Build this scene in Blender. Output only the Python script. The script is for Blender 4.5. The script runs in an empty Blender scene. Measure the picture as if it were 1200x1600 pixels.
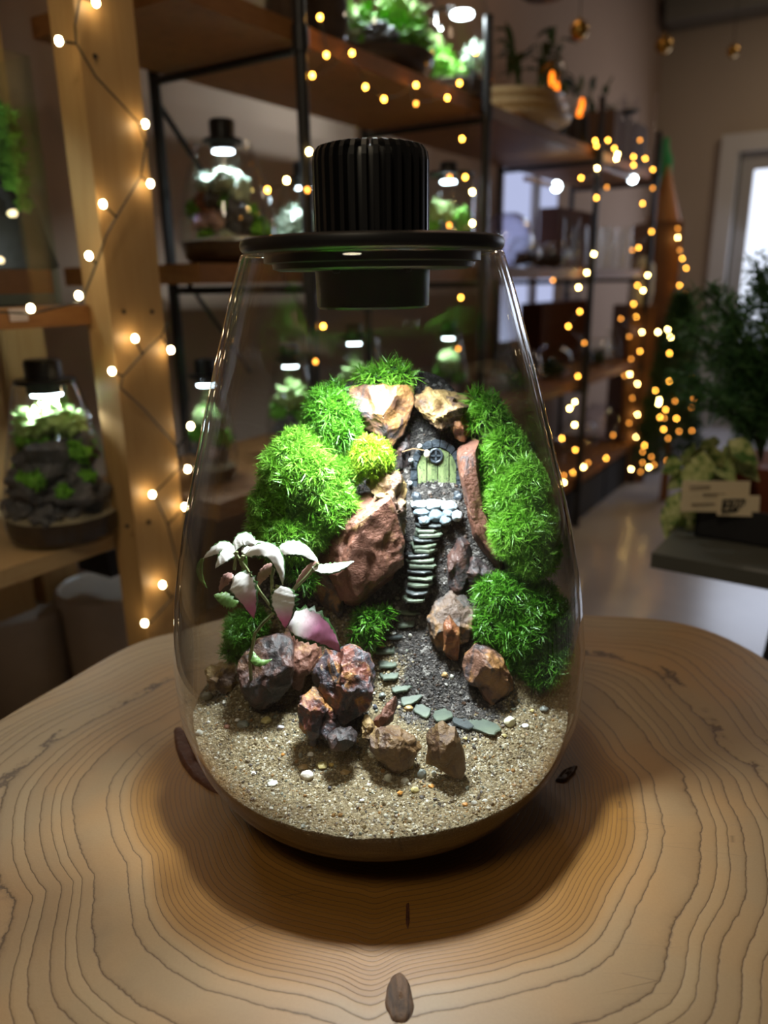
import bpy, math, random
import numpy as np
from mathutils import noise as mn, Vector, Matrix

# ---------------------------------------------------------------- camera, world, lights, exposure
SC = bpy.context.scene
COL = SC.collection
FPX = 1180.0; TH = math.radians(17); RHO = math.radians(.9)
CAM = np.array([.004, -.418, .308])
_c, _s = math.cos(TH), math.sin(TH)

def ray(px, py):
    dx, dy = px-600, py-800
    u = dx*math.cos(RHO)-dy*math.sin(RHO); v = dx*math.sin(RHO)+dy*math.cos(RHO)
    return np.array([u, FPX*_c-v*_s, -FPX*_s-v*_c])
def P(px, py, y):                       # the point that stands at world y
    r = ray(px, py); return CAM+r*((y-CAM[1])/r[1])
def onz(px, py, z):
    r = ray(px, py); return CAM+r*((z-CAM[2])/r[2])

R_ = np.array([1, 0, 0.]); U_ = np.array([0, _s, _c]); B_ = np.array([0, -_c, _s])
cR = R_*math.cos(RHO)-U_*math.sin(RHO); cU = R_*math.sin(RHO)+U_*math.cos(RHO)
cam_d = bpy.data.cameras.new('camera'); cam = bpy.data.objects.new('camera', cam_d); COL.objects.link(cam)
cam_d.sensor_fit = 'VERTICAL'; cam_d.sensor_height = 36; cam_d.sensor_width = 27; cam_d.lens = 36*FPX/1600
cam.matrix_world = Matrix([[cR[0], cU[0], B_[0], CAM[0]], [cR[1], cU[1], B_[1], CAM[1]], [cR[2], cU[2], B_[2], CAM[2]], [0, 0, 0, 1]])
cam_d.clip_start = .01; cam_d.clip_end = 60
cam_d.dof.use_dof = True; cam_d.dof.focus_distance = .41; cam_d.dof.aperture_fstop = cam_d.lens/4.7
SC.camera = cam
w = bpy.data.worlds.new('room_glow'); SC.world = w; w.use_nodes = True
w.node_tree.nodes['Background'].inputs[0].default_value = (1, .80, .62, 1)
w.node_tree.nodes['Background'].inputs[1].default_value = .042
SC.view_settings.view_transform = 'Standard'; SC.view_settings.look = 'None'
SC.view_settings.exposure = 0; SC.view_settings.gamma = 1; SC.view_settings.use_curve_mapping = False
SC.cycles.transparent_max_bounces = 40; SC.cycles.max_bounces = 8; SC.cycles.glossy_bounces = 4
SC.cycles.sample_clamp_indirect = 3; SC.cycles.caustics_reflective = False; SC.cycles.caustics_refractive = False

def area_light(name, loc, target, size, power, color, shape='DISK', spread=180):
    l = bpy.data.lights.new(name, 'AREA'); l.shape = shape; l.size = size; l.energy = power; l.color = color; l.spread = math.radians(spread)
    o = bpy.data.objects.new(name, l); COL.objects.link(o); o.location = loc
    o.rotation_euler = (Vector(target)-Vector(loc)).to_track_quat('-Z', 'Y').to_euler()
    return o
area_light('overhead_light', (-.30, -.80, 1.40), (-.05, -.1, 0), .30, 5.3, (1, .85, .60))
area_light('overhead_light', (.3, 2.2, 1.75), (.5, 2.2, 0), .6, 2.6, (1, .62, .38))
area_light('overhead_light', (2.3, 3.2, 1.75), (2.2, 3.4, 0), .5, 7, (1, .80, .58))  # unseen overhead fill, added to brighten the far wall
area_light('overhead_light', (-.2, .1, 1.7), (-.5, .9, 0), .4, 2.8, (1, .72, .46))
area_light('vase_lamp_light', (0, 0, .2925), (0, 0, 0), .044, .98, (.88, .96, 1), spread=110)

# ---------------------------------------------------------------- mesh helpers
rng = np.random.default_rng(7); random.seed(7)
def nrm(v): v = np.asarray(v, float); return v/(np.linalg.norm(v)+1e-12)

class G:
    """collects verts and faces (tris / quads) in world space"""
    def __init__(s): s.v = []; s.f = []; s.n = 0
    def add(s, v, f):
        v = np.asarray(v, float).reshape(-1, 3); s.v.append(v)
        s.f += [tuple(int(i)+s.n for i in q) for q in f]; s.n += len(v); return s
    def box(s, c, a, b, d):              # centre and three half vectors
        c, a, b, d = map(lambda t: np.asarray(t, float), (c, a, b, d))
        v = [c+i*a+j*b+k*d for i in (-1, 1) for j in (-1, 1) for k in (-1, 1)]
        if np.dot(np.cross(a, b), d) > 0: f = [(0, 1, 3, 2), (4, 6, 7, 5), (0, 4, 5, 1), (2, 3, 7, 6), (0, 2, 6, 4), (1, 5, 7, 3)]
        else: f = [(2, 3, 1, 0), (5, 7, 6, 4), (1, 5, 4, 0), (6, 7, 3, 2), (4, 6, 2, 0), (3, 7, 5, 1)]
        return s.add(v, f)
    def abox(s, x0, x1, y0, y1, z0, z1):
        return s.box(((x0+x1)/2, (y0+y1)/2, (z0+z1)/2), ((x1-x0)/2, 0, 0), (0, (y1-y0)/2, 0), (0, 0, (z1-z0)/2))
    def lathe(s, prof, c=(0, 0, 0), seg=48, axis=None):
        c = np.asarray(c, float); pr = np.asarray(prof, float); m = len(pr)
        a = np.arange(seg)*2*math.pi/seg
        if axis is None: ex, ey, ez = np.eye(3)
        else:
            ez = nrm(axis); ex = nrm(np.cross(ez, (0, 1, 0) if abs(ez[1]) < .9 else (1, 0, 0))); ey = np.cross(ez, ex)
        v = c+(pr[:, 0][:, None, None]*(np.cos(a)[:, None]*ex+np.sin(a)[:, None]*ey)[None])+pr[:, 1][:, None, None]*ez
        f = [(i*seg+j, i*seg+(j+1) % seg, (i+1)*seg+(j+1) % seg, (i+1)*seg+j) for i in range(m-1) for j in range(seg)]
        return s.add(v, f)
    def cyl(s, p0, p1, r, seg=12, r1=None):
        p0 = np.asarray(p0, float); p1 = np.asarray(p1, float); L = np.linalg.norm(p1-p0); r1 = r if r1 is None else r1
        return s.lathe([(1e-5, 0), (r, 0), (r1, L), (1e-5, L)], p0, seg, p1-p0)
    def tube(s, pts, r, seg=6):
        pts = np.asarray(pts, float); m = len(pts); rr = np.broadcast_to(r, (m,))
        t = np.gradient(pts, axis=0); up = np.array([.3, .2, .9]); vs = []
        for i in range(m):
            a = nrm(np.cross(t[i], up)); b = nrm(np.cross(a, t[i]))
            for k in range(seg):
                q = 2*math.pi*k/seg; vs.append(pts[i]+rr[i]*(math.cos(q)*a+math.sin(q)*b))
        f = [(i*seg+k, i*seg+(k+1) % seg, (i+1)*seg+(k+1) % seg, (i+1)*seg+k) for i in range(m-1) for k in range(seg)]
        f += [tuple(range(seg))[::-1], tuple((m-1)*seg+k for k in range(seg))]
        return s.add(vs, f)
    def ico(s, c, r, lvl=2, amp=0, fr=4, seed=0, rot=None):
        v, f = ICO[lvl]; r = np.broadcast_to(r, (3,)); w = v.copy()
        if amp:
            k = np.array([mn.noise(Vector(q*fr+seed*7.3)) for q in v]); w = v*(1+amp*k)[:, None]
        w = w*r
        if rot is not None: w = w@rot.T
        return s.add(w+np.asarray(c, float), f)

def _ico(n):
    t = (1+5**.5)/2
    v = [(-1, t, 0), (1, t, 0), (-1, -t, 0), (1, -t, 0), (0, -1, t), (0, 1, t), (0, -1, -t), (0, 1, -t), (t, 0, -1), (t, 0, 1), (-t, 0, -1), (-t, 0, 1)]
    v = [tuple(nrm(q)) for q in v]
    f = [(0, 11, 5), (0, 5, 1), (0, 1, 7), (0, 7, 10), (0, 10, 11), (1, 5, 9), (5, 11, 4), (11, 10, 2), (10, 7, 6), (7, 1, 8), (3, 9, 4), (3, 4, 2), (3, 2, 6), (3, 6, 8), (3, 8, 9), (4, 9, 5), (2, 4, 11), (6, 2, 10), (8, 6, 7), (9, 8, 1)]
    for _ in range(n):
        m = {}; g = []
        def mid(a, b):
            k = (min(a, b), max(a, b))
            if k not in m: v.append(tuple(nrm(np.add(v[a], v[b])))); m[k] = len(v)-1
            return m[k]
        for a, b, c in f:
            x, y, z = mid(a, b), mid(b, c), mid(c, a); g += [(a, x, z), (b, y, x), (c, z, y), (x, y, z)]
        f = g
    return np.array(v), f
ICO = {i: _ico(i) for i in range(6)}

def mesh_np(name, V, T, mat, attrs=None, smooth=False):
    """V (n,3), T (m,3) triangles; fast"""
    me = bpy.data.meshes.new(name); V = np.asarray(V, np.float32); T = np.asarray(T, np.int32)
    me.vertices.add(len(V)); me.vertices.foreach_set('co', V.ravel())
    me.loops.add(T.size); me.loops.foreach_set('vertex_index', T.ravel())
    me.polygons.add(len(T)); me.polygons.foreach_set('loop_start', np.arange(0, T.size, T.shape[1], dtype=np.int32))
    me.polygons.foreach_set('use_smooth', np.full(len(T), smooth))
    for k, a in (attrs or {}).items():
        a = np.asarray(a, np.float32)
        if a.ndim == 1: at = me.attributes.new(k, 'FLOAT', 'POINT'); at.data.foreach_set('value', a)
        else: at = me.attributes.new(k, 'FLOAT_COLOR', 'POINT'); at.data.foreach_set('color', np.c_[a, np.ones(len(a))].astype(np.float32).ravel())
    me.update(calc_edges=True); me.validate(); me.materials.append(mat); return me

def mesh_g(name, g, mat, origin=(0, 0, 0), smooth=True, sharp=35):
    me = bpy.data.meshes.new(name)
    V = np.concatenate(g.v)-np.asarray(origin)
    me.from_pydata([tuple(q) for q in V], [], g.f); me.update()
    if smooth:
        me.polygons.foreach_set('use_smooth', [True]*len(me.polygons)); me.set_sharp_from_angle(angle=math.radians(sharp))
    me.materials.append(mat); return me

def wloc(o):
    p = np.zeros(3)
    while o is not None: p += np.array(o.location); o = o.parent
    return p
def tag(o, label, cat, group=None, kind=None):
    if label: o['label'] = label
    if cat: o['category'] = cat
    if group: o['group'] = group
    if kind: o['kind'] = kind
    return o
def empty(name, loc, label=None, cat=None, group=None, kind=None):
    o = bpy.data.objects.new(name, None); COL.objects.link(o); o.location = tuple(loc); o.empty_display_size = .02
    return tag(o, label, cat, group, kind)
def link(name, me, parent=None, loc=(0, 0, 0)):
    o = bpy.data.objects.new(name, me); COL.objects.link(o); o.location = tuple(loc)
    if parent: o.parent = parent
    return o
def part(name, g, mat, parent, smooth=True, label=None, sharp=35):
    o = link(name, mesh_g(name, g, mat, wloc(parent), smooth, sharp), parent)
    if label: o['label'] = label
    return o
def single(name, g, mat, label, cat, group=None, kind=None, smooth=True, sharp=35):
    V = np.concatenate(g.v); o0 = np.array([(V[:, 0].min()+V[:, 0].max())/2, (V[:, 1].min()+V[:, 1].max())/2, V[:, 2].min()])
    o = link(name, mesh_g(name, g, mat, o0, smooth, sharp), None, o0); return tag(o, label, cat, group, kind)
def structure(name, g, mat, smooth=False):
    o = link(name, mesh_g(name, g, mat, (0, 0, 0), smooth)); o['kind'] = 'structure'; return o

# ---------------------------------------------------------------- materials
class N:
    def __init__(s, name):
        s.m = bpy.data.materials.new(name); s.m.use_nodes = True; s.t = s.m.node_tree; s.t.nodes.clear()
        s.out = s.t.nodes.new('ShaderNodeOutputMaterial')
    def n(s, typ, ins=None, **kw):
        nd = s.t.nodes.new('ShaderNode'+typ)
        for k, v in kw.items(): setattr(nd, k, v)
        for k, v in (ins or {}).items():
            sock = nd.inputs[k]
            if isinstance(v, bpy.types.NodeSocket): s.t.links.new(v, sock)
            elif isinstance(v, (tuple, list)) and sock.type == 'RGBA' and len(v) == 3: sock.default_value = (*v, 1)
            else: sock.default_value = v
        return nd
    def math(s, op, a, b=0., c=0.):
        return s.n('Math', {0: a, 1: b, 2: c}, operation=op).outputs[0]
    def ramp(s, f, stops, interp='LINEAR'):
        nd = s.n('ValToRGB', {0: f}); cr = nd.color_ramp; cr.interpolation = interp
        while len(cr.elements) < len(stops): cr.elements.new(.5)
        for e, (p, c) in zip(cr.elements, stops): e.position = p; e.color = (*c, 1) if len(c) == 3 else c
        return nd.outputs[0]
    def mix(s, f, a, b, mode='MIX'):
        nd = s.n('Mix', data_type='RGBA', blend_type=mode)
        for k, v in ((0, f), (6, a), (7, b)):
            if isinstance(v, bpy.types.NodeSocket): s.t.links.new(v, nd.inputs[k])
            elif k: nd.inputs[k].default_value = (*v, 1)
            else: nd.inputs[k].default_value = v
        return nd.outputs[2]
    def noise(s, scale, detail=4, rough=.55, vec=None, dist=0.):
        i = {'Scale': scale, 'Detail': detail, 'Roughness': rough, 'Distortion': dist}
        if vec is not None: i['Vector'] = vec
        return s.n('TexNoise', i).outputs[0]
    def obj(s): return s.n('TexCoord').outputs['Object']
    def mapped(s, scale=(1, 1, 1), loc=(0, 0, 0)): return s.n('Mapping', {0: s.obj(), 'Scale': scale, 'Location': loc}).outputs[0]
    def bump(s, h, strength=.5, dist=.001):
        return s.n('Bump', {'Height': h, 'Strength': strength, 'Distance': dist}).outputs[0]
    def pbsdf(s, **k):
        ins = {}
        for a, b in k.items(): ins[a.replace('_', ' ')] = b
        nd = s.n('BsdfPrincipled', ins); s.t.links.new(nd.outputs[0], s.out.inputs[0]); return nd
    def done(s, sh): s.t.links.new(sh, s.out.inputs[0]); return s.m

def plain(name, col, rough=.5, metal=0., bump=0., bs=200., spec=.5, var=.0, vs=30.):
    a = N(name); c = col
    if var: c = a.mix(a.noise(vs, 3, vec=a.obj()), tuple(x*(1-var) for x in col), tuple(min(1, x*(1+var)) for x in col))
    k = dict(Base_Color=c, Roughness=rough, Metallic=metal); k['Specular_IOR_Level'] = spec
    if bump: k['Normal'] = a.bump(a.noise(bs, 3, vec=a.obj()), bump, .002)
    a.pbsdf(**k); return a.m
def emit(name, col, strength):
    a = N(name); return a.done(a.n('Emission', {0: col, 1: strength}).outputs[0])
def glassmat(name, tint=(1, 1, 1), f0=.045, rough=.0, add=0., rim=.8):
    a = N(name); lw = a.n('LayerWeight', {0: .5}).outputs['Facing']
    fr = a.math('MULTIPLY_ADD', a.math('POWER', lw, 4.2), .9, f0)
    if add: fr = a.math('ADD', fr, add)
    tc = a.mix(a.math('POWER', lw, 3.), tint, tuple(x*rim for x in tint))   # longer path through the wall towards the rim
    tr = a.n('BsdfTransparent', {0: tc}).outputs[0]; gl = a.n('BsdfGlossy', {0: (1, 1, 1), 'Roughness': rough}).outputs[0]
    return a.done(a.n('MixShader', {0: fr, 1: tr, 2: gl}).outputs[0])
def woodmat(name, c1, c2, scale=(3, 40, 40), rough=.5, knots=True):
    a = N(name); v = a.mapped(scale); n1 = a.noise(1.6, 5, .6, v, .6)
    col = a.ramp(n1, [(.3, c1), (.5, c2), (.7, c1)])
    g = a.noise(1, 2, vec=a.mapped(tuple(x*.25 for x in scale))); col = a.mix(a.math('MULTIPLY', g, .5), col, tuple(x*.55 for x in c1), 'MIX')
    a.pbsdf(Base_Color=col, Roughness=rough, Normal=a.bump(n1, .2, .001)); return a.m

M = {}
M['glass'] = glassmat('clear_glass', (.985, .99, .985), rim=.85)
M['glass_bg'] = glassmat('background_glass', (.96, .975, .96), .05, .02, 0, .55)
M['black'] = plain('matt_black_metal', (.012, .012, .013), .38, 0, spec=.5)
M['blackmetal'] = plain('black_steel', (.02, .02, .022), .42, .3)
M['blackbox'] = plain('black_plastic', (.012, .012, .014), .6)
M['pine'] = woodmat('pine_post', (.52, .30, .11), (.60, .37, .15), (30, 30, 3))
M['shelfwood'] = woodmat('orange_shelf_wood', (.22, .09, .022), (.32, .14, .04), (12, 12, 60), .62)
M['shelfwood_pale'] = woodmat('pale_shelf_wood', (.55, .36, .17), (.62, .43, .22), (12, 12, 60), .45)
M['wall'] = plain('grey_brown_plaster', (.36, .26, .20), .9, bump=.1, bs=60, var=.08, vs=3)
M['wall2'] = plain('far_plaster', (.40, .33, .26), .9, bump=.1, bs=60, var=.06, vs=3)
M['white_trim'] = plain('white_painted_trim', (.55, .54, .53), .5)
M['soil_bg'] = plain('brown_substrate', (.05, .028, .016), .9, bump=.6, bs=150, var=.5, vs=80)
M['wire'] = plain('dark_cable', (.012, .014, .01), .5)
M['led_white'] = emit('cool_led', (.75, .9, 1), 22)
M['bulbA'] = emit('bulb_bright', (1, .66, .20), 75)
M['bulbB'] = emit('bulb_medium', (1, .42, .05), 26)
M['bulbC'] = emit('bulb_dim', (1, .36, .05), 8)
M['bulbD'] = emit('bulb_near', (1, .76, .42), 30)

# ---------------------------------------------------------------- shelving frame of reference
AZ = math.radians(32.9)
D3 = np.array([math.sin(AZ), math.cos(AZ), 0]); N3 = np.array([-math.cos(AZ), math.sin(AZ), 0]); Z3 = np.array([0, 0, 1.])
OB = P(472, 440, 1.5+CAM[1]); OB[2] = 0
OA = P(215, 440, 1.05+CAM[1]); OA[2] = 0
def W(s, w_, z, O=None): O = OB if O is None else O; return O+s*D3+w_*N3+z*Z3
def onpl(px, py, w_=0., O=None):
    O = OB if O is None else O; r = ray(px, py); o = O+w_*N3; t = ((o-CAM)@N3)/(r@N3); p = CAM+r*t
    return (p-O)@D3, p[2], p
def bbox(g, s0, s1, w0, w1, z0, z1, O=None):
    return g.box(W((s0+s1)/2, (w0+w1)/2, (z0+z1)/2, O), D3*(s1-s0)/2, N3*(w1-w0)/2, Z3*(z1-z0)/2)
FL = -.647; CEIL = 1.85; WB = .43

# ---------------------------------------------------------------- room shell
a = N('pale_glossy_floor')
nf = a.noise(3, 4, vec=a.obj())
a.pbsdf(Base_Color=a.ramp(nf, [(.3, (.36, .36, .40)), (.7, (.46, .46, .50))]), Roughness=.22, Normal=a.bump(a.noise(14, 2, vec=a.obj()), .05, .002)); M['floor'] = a.m
structure('floor', G().abox(-4, 6, -3, 8, FL-.05, FL), M['floor'])
structure('wall_left', bbox(G(), -4, 4.2, WB, WB+.1, FL, CEIL), M['wall'])
PC = P(985, 440, 4.85)                       # room corner
sc_ = (PC-OB)@D3
g = G()
TF = lambda t, e, z: W(sc_, WB, 0)-N3*t+D3*e+Z3*z       # along the far wall
def fbox(g, t0, t1, e0, e1, z0, z1): return g.box(TF((t0+t1)/2, (e0+e1)/2, (z0+z1)/2), N3*(t1-t0)/2, D3*(e1-e0)/2, Z3*(z1-z0)/2)
def onfar(px, py, e=0.):
    o = TF(0, e, 0); r = ray(px, py); t = ((o-CAM)@D3)/(r@D3); p = CAM+r*t; return -((p-o)@N3), p[2], p
tdoor = onfar(1122, 300)[0]; zd = onfar(1130, 213)[1]
fbox(g, 0, tdoor, 0, .12, FL, CEIL); fbox(g, tdoor, tdoor+1.1, 0, .12, zd, CEIL); fbox(g, tdoor+1.1, 4, 0, .12, FL, CEIL)
structure('wall_far', g, M['wall2'])
structure('ceiling', G().abox(-4, 6, -3, 8, CEIL, CEIL+.05), M['wall2'])
g = G(); zb = onfar(1060, 48)[1]; fbox(g, .05, 4, -.22, -.001, zb, CEIL-.001); structure('trim_1', g, plain('beam_paint', (.22, .21, .18), .8))
# glazed door on the far wall
g = G(); tw = .10
fbox(g, tdoor-.0, tdoor+tw, -.05, .02, FL, zd); fbox(g, tdoor+tw, tdoor+1.1, -.05, .02, zd-tw, zd)
dr = structure('door_1', g, M['white_trim'])
g = G(); t0 = tdoor+tw+.02; fbox(g, t0, t0+.07, .0, .05, FL, zd-tw); fbox(g, t0+.07, tdoor+1.1, .0, .05, zd-tw-.10, zd-tw); fbox(g, t0+.07, tdoor+1.1, .0, .05, FL, FL+.5)
part('door_leaf', g, plain('door_leaf_paint', (.38, .37, .36), .5), dr, False)
g = G(); fbox(g, t0+.07, tdoor+1.1, .02, .03, FL+.5, zd-tw-.10)
part('door_pane', g, emit('daylit_frosted_glass', (.80, .86, 1), 1.5), dr, False)
pwin = TF(tdoor+.6, -.12, .6)
area_light('door_daylight', pwin, pwin-D3*1.5+np.array([-.6, 0, -.9]), .8, 6, (.72, .80, 1))

# ---------------------------------------------------------------- wood slice table
OUT_PX = [(1200, 1032), (1150, 1003), (1100, 982), (1050, 970), (1000, 965), (920, 962), (275, 988), (230, 998), (190, 1015), (150, 1037), (100, 1067), (50, 1095), (0, 1125)]
op = np.array([onz(*q, 0)[:2] for q in OUT_PX]); oa = np.degrees(np.arctan2(op[:, 1], op[:, 0])); orr = np.hypot(op[:, 0], op[:, 1])
oa = np.r_[oa, 90, 185, 210, 235, 260, 285, 310, 335, 355, 8]; orr = np.r_[orr, .292, .305, .33, .34, .33, .335, .34, .35, .345, .345]
ii = np.argsort(oa % 360); oa = (oa % 360)[ii]; orr = orr[ii]
def rho(t): return np.interp(np.degrees(t) % 360, np.r_[oa[-1]-360, oa, oa[0]+360], np.r_[orr[-1], orr, orr[0]])
NT, NR = 360, 200
th = np.arange(NT)*2*math.pi/NT; ro = rho(th)
ro = (ro+np.roll(ro, 1)+np.roll(ro, -1)+np.roll(ro, 2)+np.roll(ro, -2))/5
tt = np.linspace(.003, 1, NR)
RR = tt[:, None]*ro[None]; TT = np.broadcast_to(th, RR.shape)
X = RR*np.cos(TT); Y = RR*np.sin(TT)
def angd(a, b): return (a-b+math.pi) % (2*math.pi)-math.pi
sm = np.clip((RR-.03)/.25, 0, 1)
wob = 1+sm*(.03*np.sin(3*TT+.6)+.03*np.sin(5*TT+2.1)+.018*np.sin(9*TT+.4)+.008*np.sin(17*TT+1.))
wob += np.clip(RR/.2, 0, 1)*(.07*np.exp(-(np.abs(angd(TT, math.radians(207)))/.16)**1.3)-.06*np.exp(-(angd(TT, math.radians(170))/.22)**2)
      - .05*np.exp(-(angd(TT, math.radians(268))/.07)**2)-.045*np.exp(-(angd(TT, math.radians(0))/.10)**2)+.05*np.exp(-(angd(TT, math.radians(322))/.25)**2))
conf = np.where(RR > .12, 1+(.33/ro[None]-1)*np.clip((RR-.12)/.18, 0, 1), 1)
rn = RR*wob*conf
heart = 1/(1+np.exp((rn-.156)/.003))
w1 = .0026; rads = np.array([0, .152, .170, .25, .36, .5]); spc = np.array([.0024, .0030, .0095, .0105, .0065, .006])
fine = np.linspace(0, .5, 2000); dens = 1/np.interp(fine, rads, spc); cum = np.concatenate([[0], np.cumsum((dens[1:]+dens[:-1])/2*np.diff(fine))])
cum += .6*np.sin(fine*90)+.22*np.sin(fine*217+1)
ring = np.interp(rn, fine, cum)
V = np.c_[X.ravel(), Y.ravel(), np.zeros(X.size)]
# edge rounding, side and underside
prof_e = [(1.0, -.0015), (1.003, -.006), (1.0, -.02), (1.006, -.035), (.99, -.052), (.5, -.053)]
ex = [np.c_[(ro*k*np.cos(th)), (ro*k*np.sin(th)), np.full(NT, z)] for k, z in prof_e]
V[-NT:, :2] *= .998
VV = np.concatenate([V]+ex); nr = NR+len(prof_e)
idx = np.arange(nr*NT).reshape(nr, NT)
a0 = idx[:-1]; a1 = idx[1:]; F4 = np.stack([a0, a1, np.roll(a1, -1, 1), np.roll(a0, -1, 1)], -1).reshape(-1, 4)
F4 = F4.reshape(-1, 4)
ra = np.concatenate([ring.ravel(), np.tile(ring[-1], len(prof_e))]); ha = np.concatenate([heart.ravel(), np.zeros(NT*len(prof_e))])
an = np.concatenate([TT.ravel(), np.tile(th, len(prof_e))])
a = N('tree_slice_wood'); at = lambda n: a.n('Attribute', attribute_name=n).outputs['Fac']
o_ = a.obj(); wv = a.math('MULTIPLY', a.math('SUBTRACT', a.noise(26, 4, .6, o_), .5), .7)
wv2 = a.math('MULTIPLY', a.math('SUBTRACT', a.noise(160, 3, .6, o_), .5), .22)
ph = a.math('ADD', a.math('ADD', at('ring'), wv), wv2); fr = a.math('FRACT', ph)
line = a.ramp(fr, [(0, (0, 0, 0)), (.02, (.7, .7, .7)), (.08, (1, 1, 1)), (.70, (.95, .95, .95)), (.90, (.76, .76, .76)), (.955, (.45, .45, .45)), (.975, (0, 0, 0)), (1, (0, 0, 0))])
per = a.n('TexWhiteNoise', {'W': a.math('FLOOR', ph)}, noise_dimensions='1D').outputs[0]
pale = a.mix(per, (.31, .205, .105), (.36, .245, .128)); blotch = a.noise(9, 3, vec=o_)
pale = a.mix(a.ramp(blotch, [(.45, (0, 0, 0)), (.7, (.75, .75, .75))]), pale, (.40, .21, .075))
hrt = a.mix(per, (.24, .105, .013), (.28, .125, .018))
base = a.mix(at('heart'), pale, hrt)
dark = a.mix(at('heart'), (.10, .055, .024), (.06, .022, .003))
colr = a.mix(line, dark, base)
fg = a.noise(900, 2, .6, o_); colr = a.mix(a.math('MULTIPLY', fg, .25), colr, (.16, .085, .03))
vo = a.n('TexVoronoi', {'Vector': a.n('Mapping', {0: o_, 'Scale': (9, 120, 1), 'Rotation': (0, 0, .12)}).outputs[0], 'Scale': 1.0}, feature='DISTANCE_TO_EDGE').outputs[0]
crk = a.math('MULTIPLY', a.ramp(vo, [(0, (1, 1, 1)), (.010, (0, 0, 0))]), a.ramp(a.noise(11, 2, vec=a.mapped((1, 1, 1), (3, 1, 0))), [(.58, (0, 0, 0)), (.68, (.7, .7, .7))]))
colr = a.mix(crk, colr, (.06, .03, .012))
hgt = a.math('SUBTRACT', a.math('ADD', line, a.math('MULTIPLY', fg, .25)), crk)
a.pbsdf(Base_Color=colr, Roughness=.5, Normal=a.bump(hgt, .30, .0007)); M['slice'] = a.m
tb = empty('wood_slice_table', (0, 0, FL), 'round tree slice table with visible growth rings carrying the large glass terrarium', 'table')
me = mesh_np('tabletop', VV-np.array([0, 0, FL]), F4, M['slice'], {'ring': ra, 'heart': ha, 'ang': an}, True)
link('tabletop', me, tb)
for k in range(3):
    q = math.radians(90+120*k); p = np.array([math.cos(q)*.17, math.sin(q)*.17, 0])
    part('leg', G().cyl(p*1.25+[0, 0, FL], p+[0, 0, -.05], .02, 16, .026), M['pine'], tb)
a = N('bark_knot'); kn = a.noise(90, 5, .7, a.mapped((1.5, .4, 1)), .8)
a.pbsdf(Base_Color=a.ramp(kn, [(.3, (.012, .006, .003)), (.5, (.09, .045, .02)), (.7, (.17, .09, .045))]), Roughness=.7, Normal=a.bump(kn, 1, .002)); M['knot'] = a.m
M['redknot'] = plain('reddish_bark', (.075, .022, .007), .7, bump=.8, bs=180, var=.5, vs=120)
def knot(pxs, mt, h=.0018, label=None):
    pts = np.array([onz(*q, 0) for q in pxs]); c = pts.mean(0); V = []; rings = [(1.0, -.0004), (.93, h*.6), (.75, h), (.5, h*.5), (.25, h*.9), (.02, h*.3)]
    m = 36; tq = np.linspace(0, len(pts), m, endpoint=False); loop = np.array([[np.interp(t, range(len(pts)+1), np.r_[pts[:, k], pts[0, k]]) for k in range(3)] for t in tq])
    loop = (loop+np.roll(loop, 1, 0)+np.roll(loop, -1, 0))/3
    for i, (k, z) in enumerate(rings):
        q = c+(loop-c)*k; q[:, 2] = z+np.array([.0003*mn.noise(Vector(p*300)) for p in q]); q[:, :2] += np.array([[.0006*mn.noise(Vector(p*200+5)), .0006*mn.noise(Vector(p*200+9))] for p in q])
        V.append(q)
    f = [(i*m+j, i*m+(j+1) % m, (i+1)*m+(j+1) % m, (i+1)*m+j) for i in range(len(rings)-1) for j in range(m)]
    part('knot', G().add(np.concatenate(V), f), mt, tb, True, label, 60)
knot([(612, 1524), (628, 1518), (640, 1535), (648, 1565), (645, 1590), (632, 1600), (612, 1597), (600, 1575), (603, 1545)], M['knot'], label='rough grey brown oval knot')
knot([(270, 1138), (282, 1135), (296, 1160), (318, 1195), (343, 1228), (348, 1244), (325, 1236), (295, 1212), (276, 1180)], M['redknot'], .003, 'dark reddish bark inclusion')
knot([(866, 1222), (880, 1204), (903, 1196), (898, 1208), (884, 1222)], M['knot'], label='small black knot')
knot([(634, 1412), (639, 1410), (640, 1440), (637, 1455), (633, 1440)], M['redknot'], .0004)

# ---------------------------------------------------------------- the glass vessel
zk = np.array([0, .004, .012, .025, .045, .07, .10, .14, .18, .22, .26, .30, .334])
rk = np.array([.045, .062, .0888, .103, .114, .1209, .1217, .1175, .1093, .0987, .0875, .0757, .0640])
# smooth resampling
zz = np.linspace(0, .321, 130); r0 = np.interp(zz, zk, rk)
for _ in range(6):
    rp = np.r_[r0[0]-(r0[1]-r0[0]), r0, r0[-1]+(r0[-1]-r0[-2])]; r0 = (rp[:-2]+2*rp[1:-1]+rp[2:])/4
def rout(z): return np.interp(z, zz, r0)
def rin(z): return np.interp(z, zz, r0)-.0028
prof = [(1e-4, .0012), (.040, .0006)]+[(float(r), float(z)) for r, z in zip(r0, zz)]
rim = float(r0[-1]); prof += [(rim-.0012, .3219), (rim-.0025, .321)]
prof += [(float(r-.0025), float(z)) for r, z in zip(r0[::-1], zz[::-1]) if z > .005]+[(1e-4, .0055)]
jar = single('glass_terrarium_jar', G().lathe(prof, seg=144), M['glass'], 'large clear egg-shaped glass terrarium vessel standing on the tree slice table', 'glass vessel', sharp=60)

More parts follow.
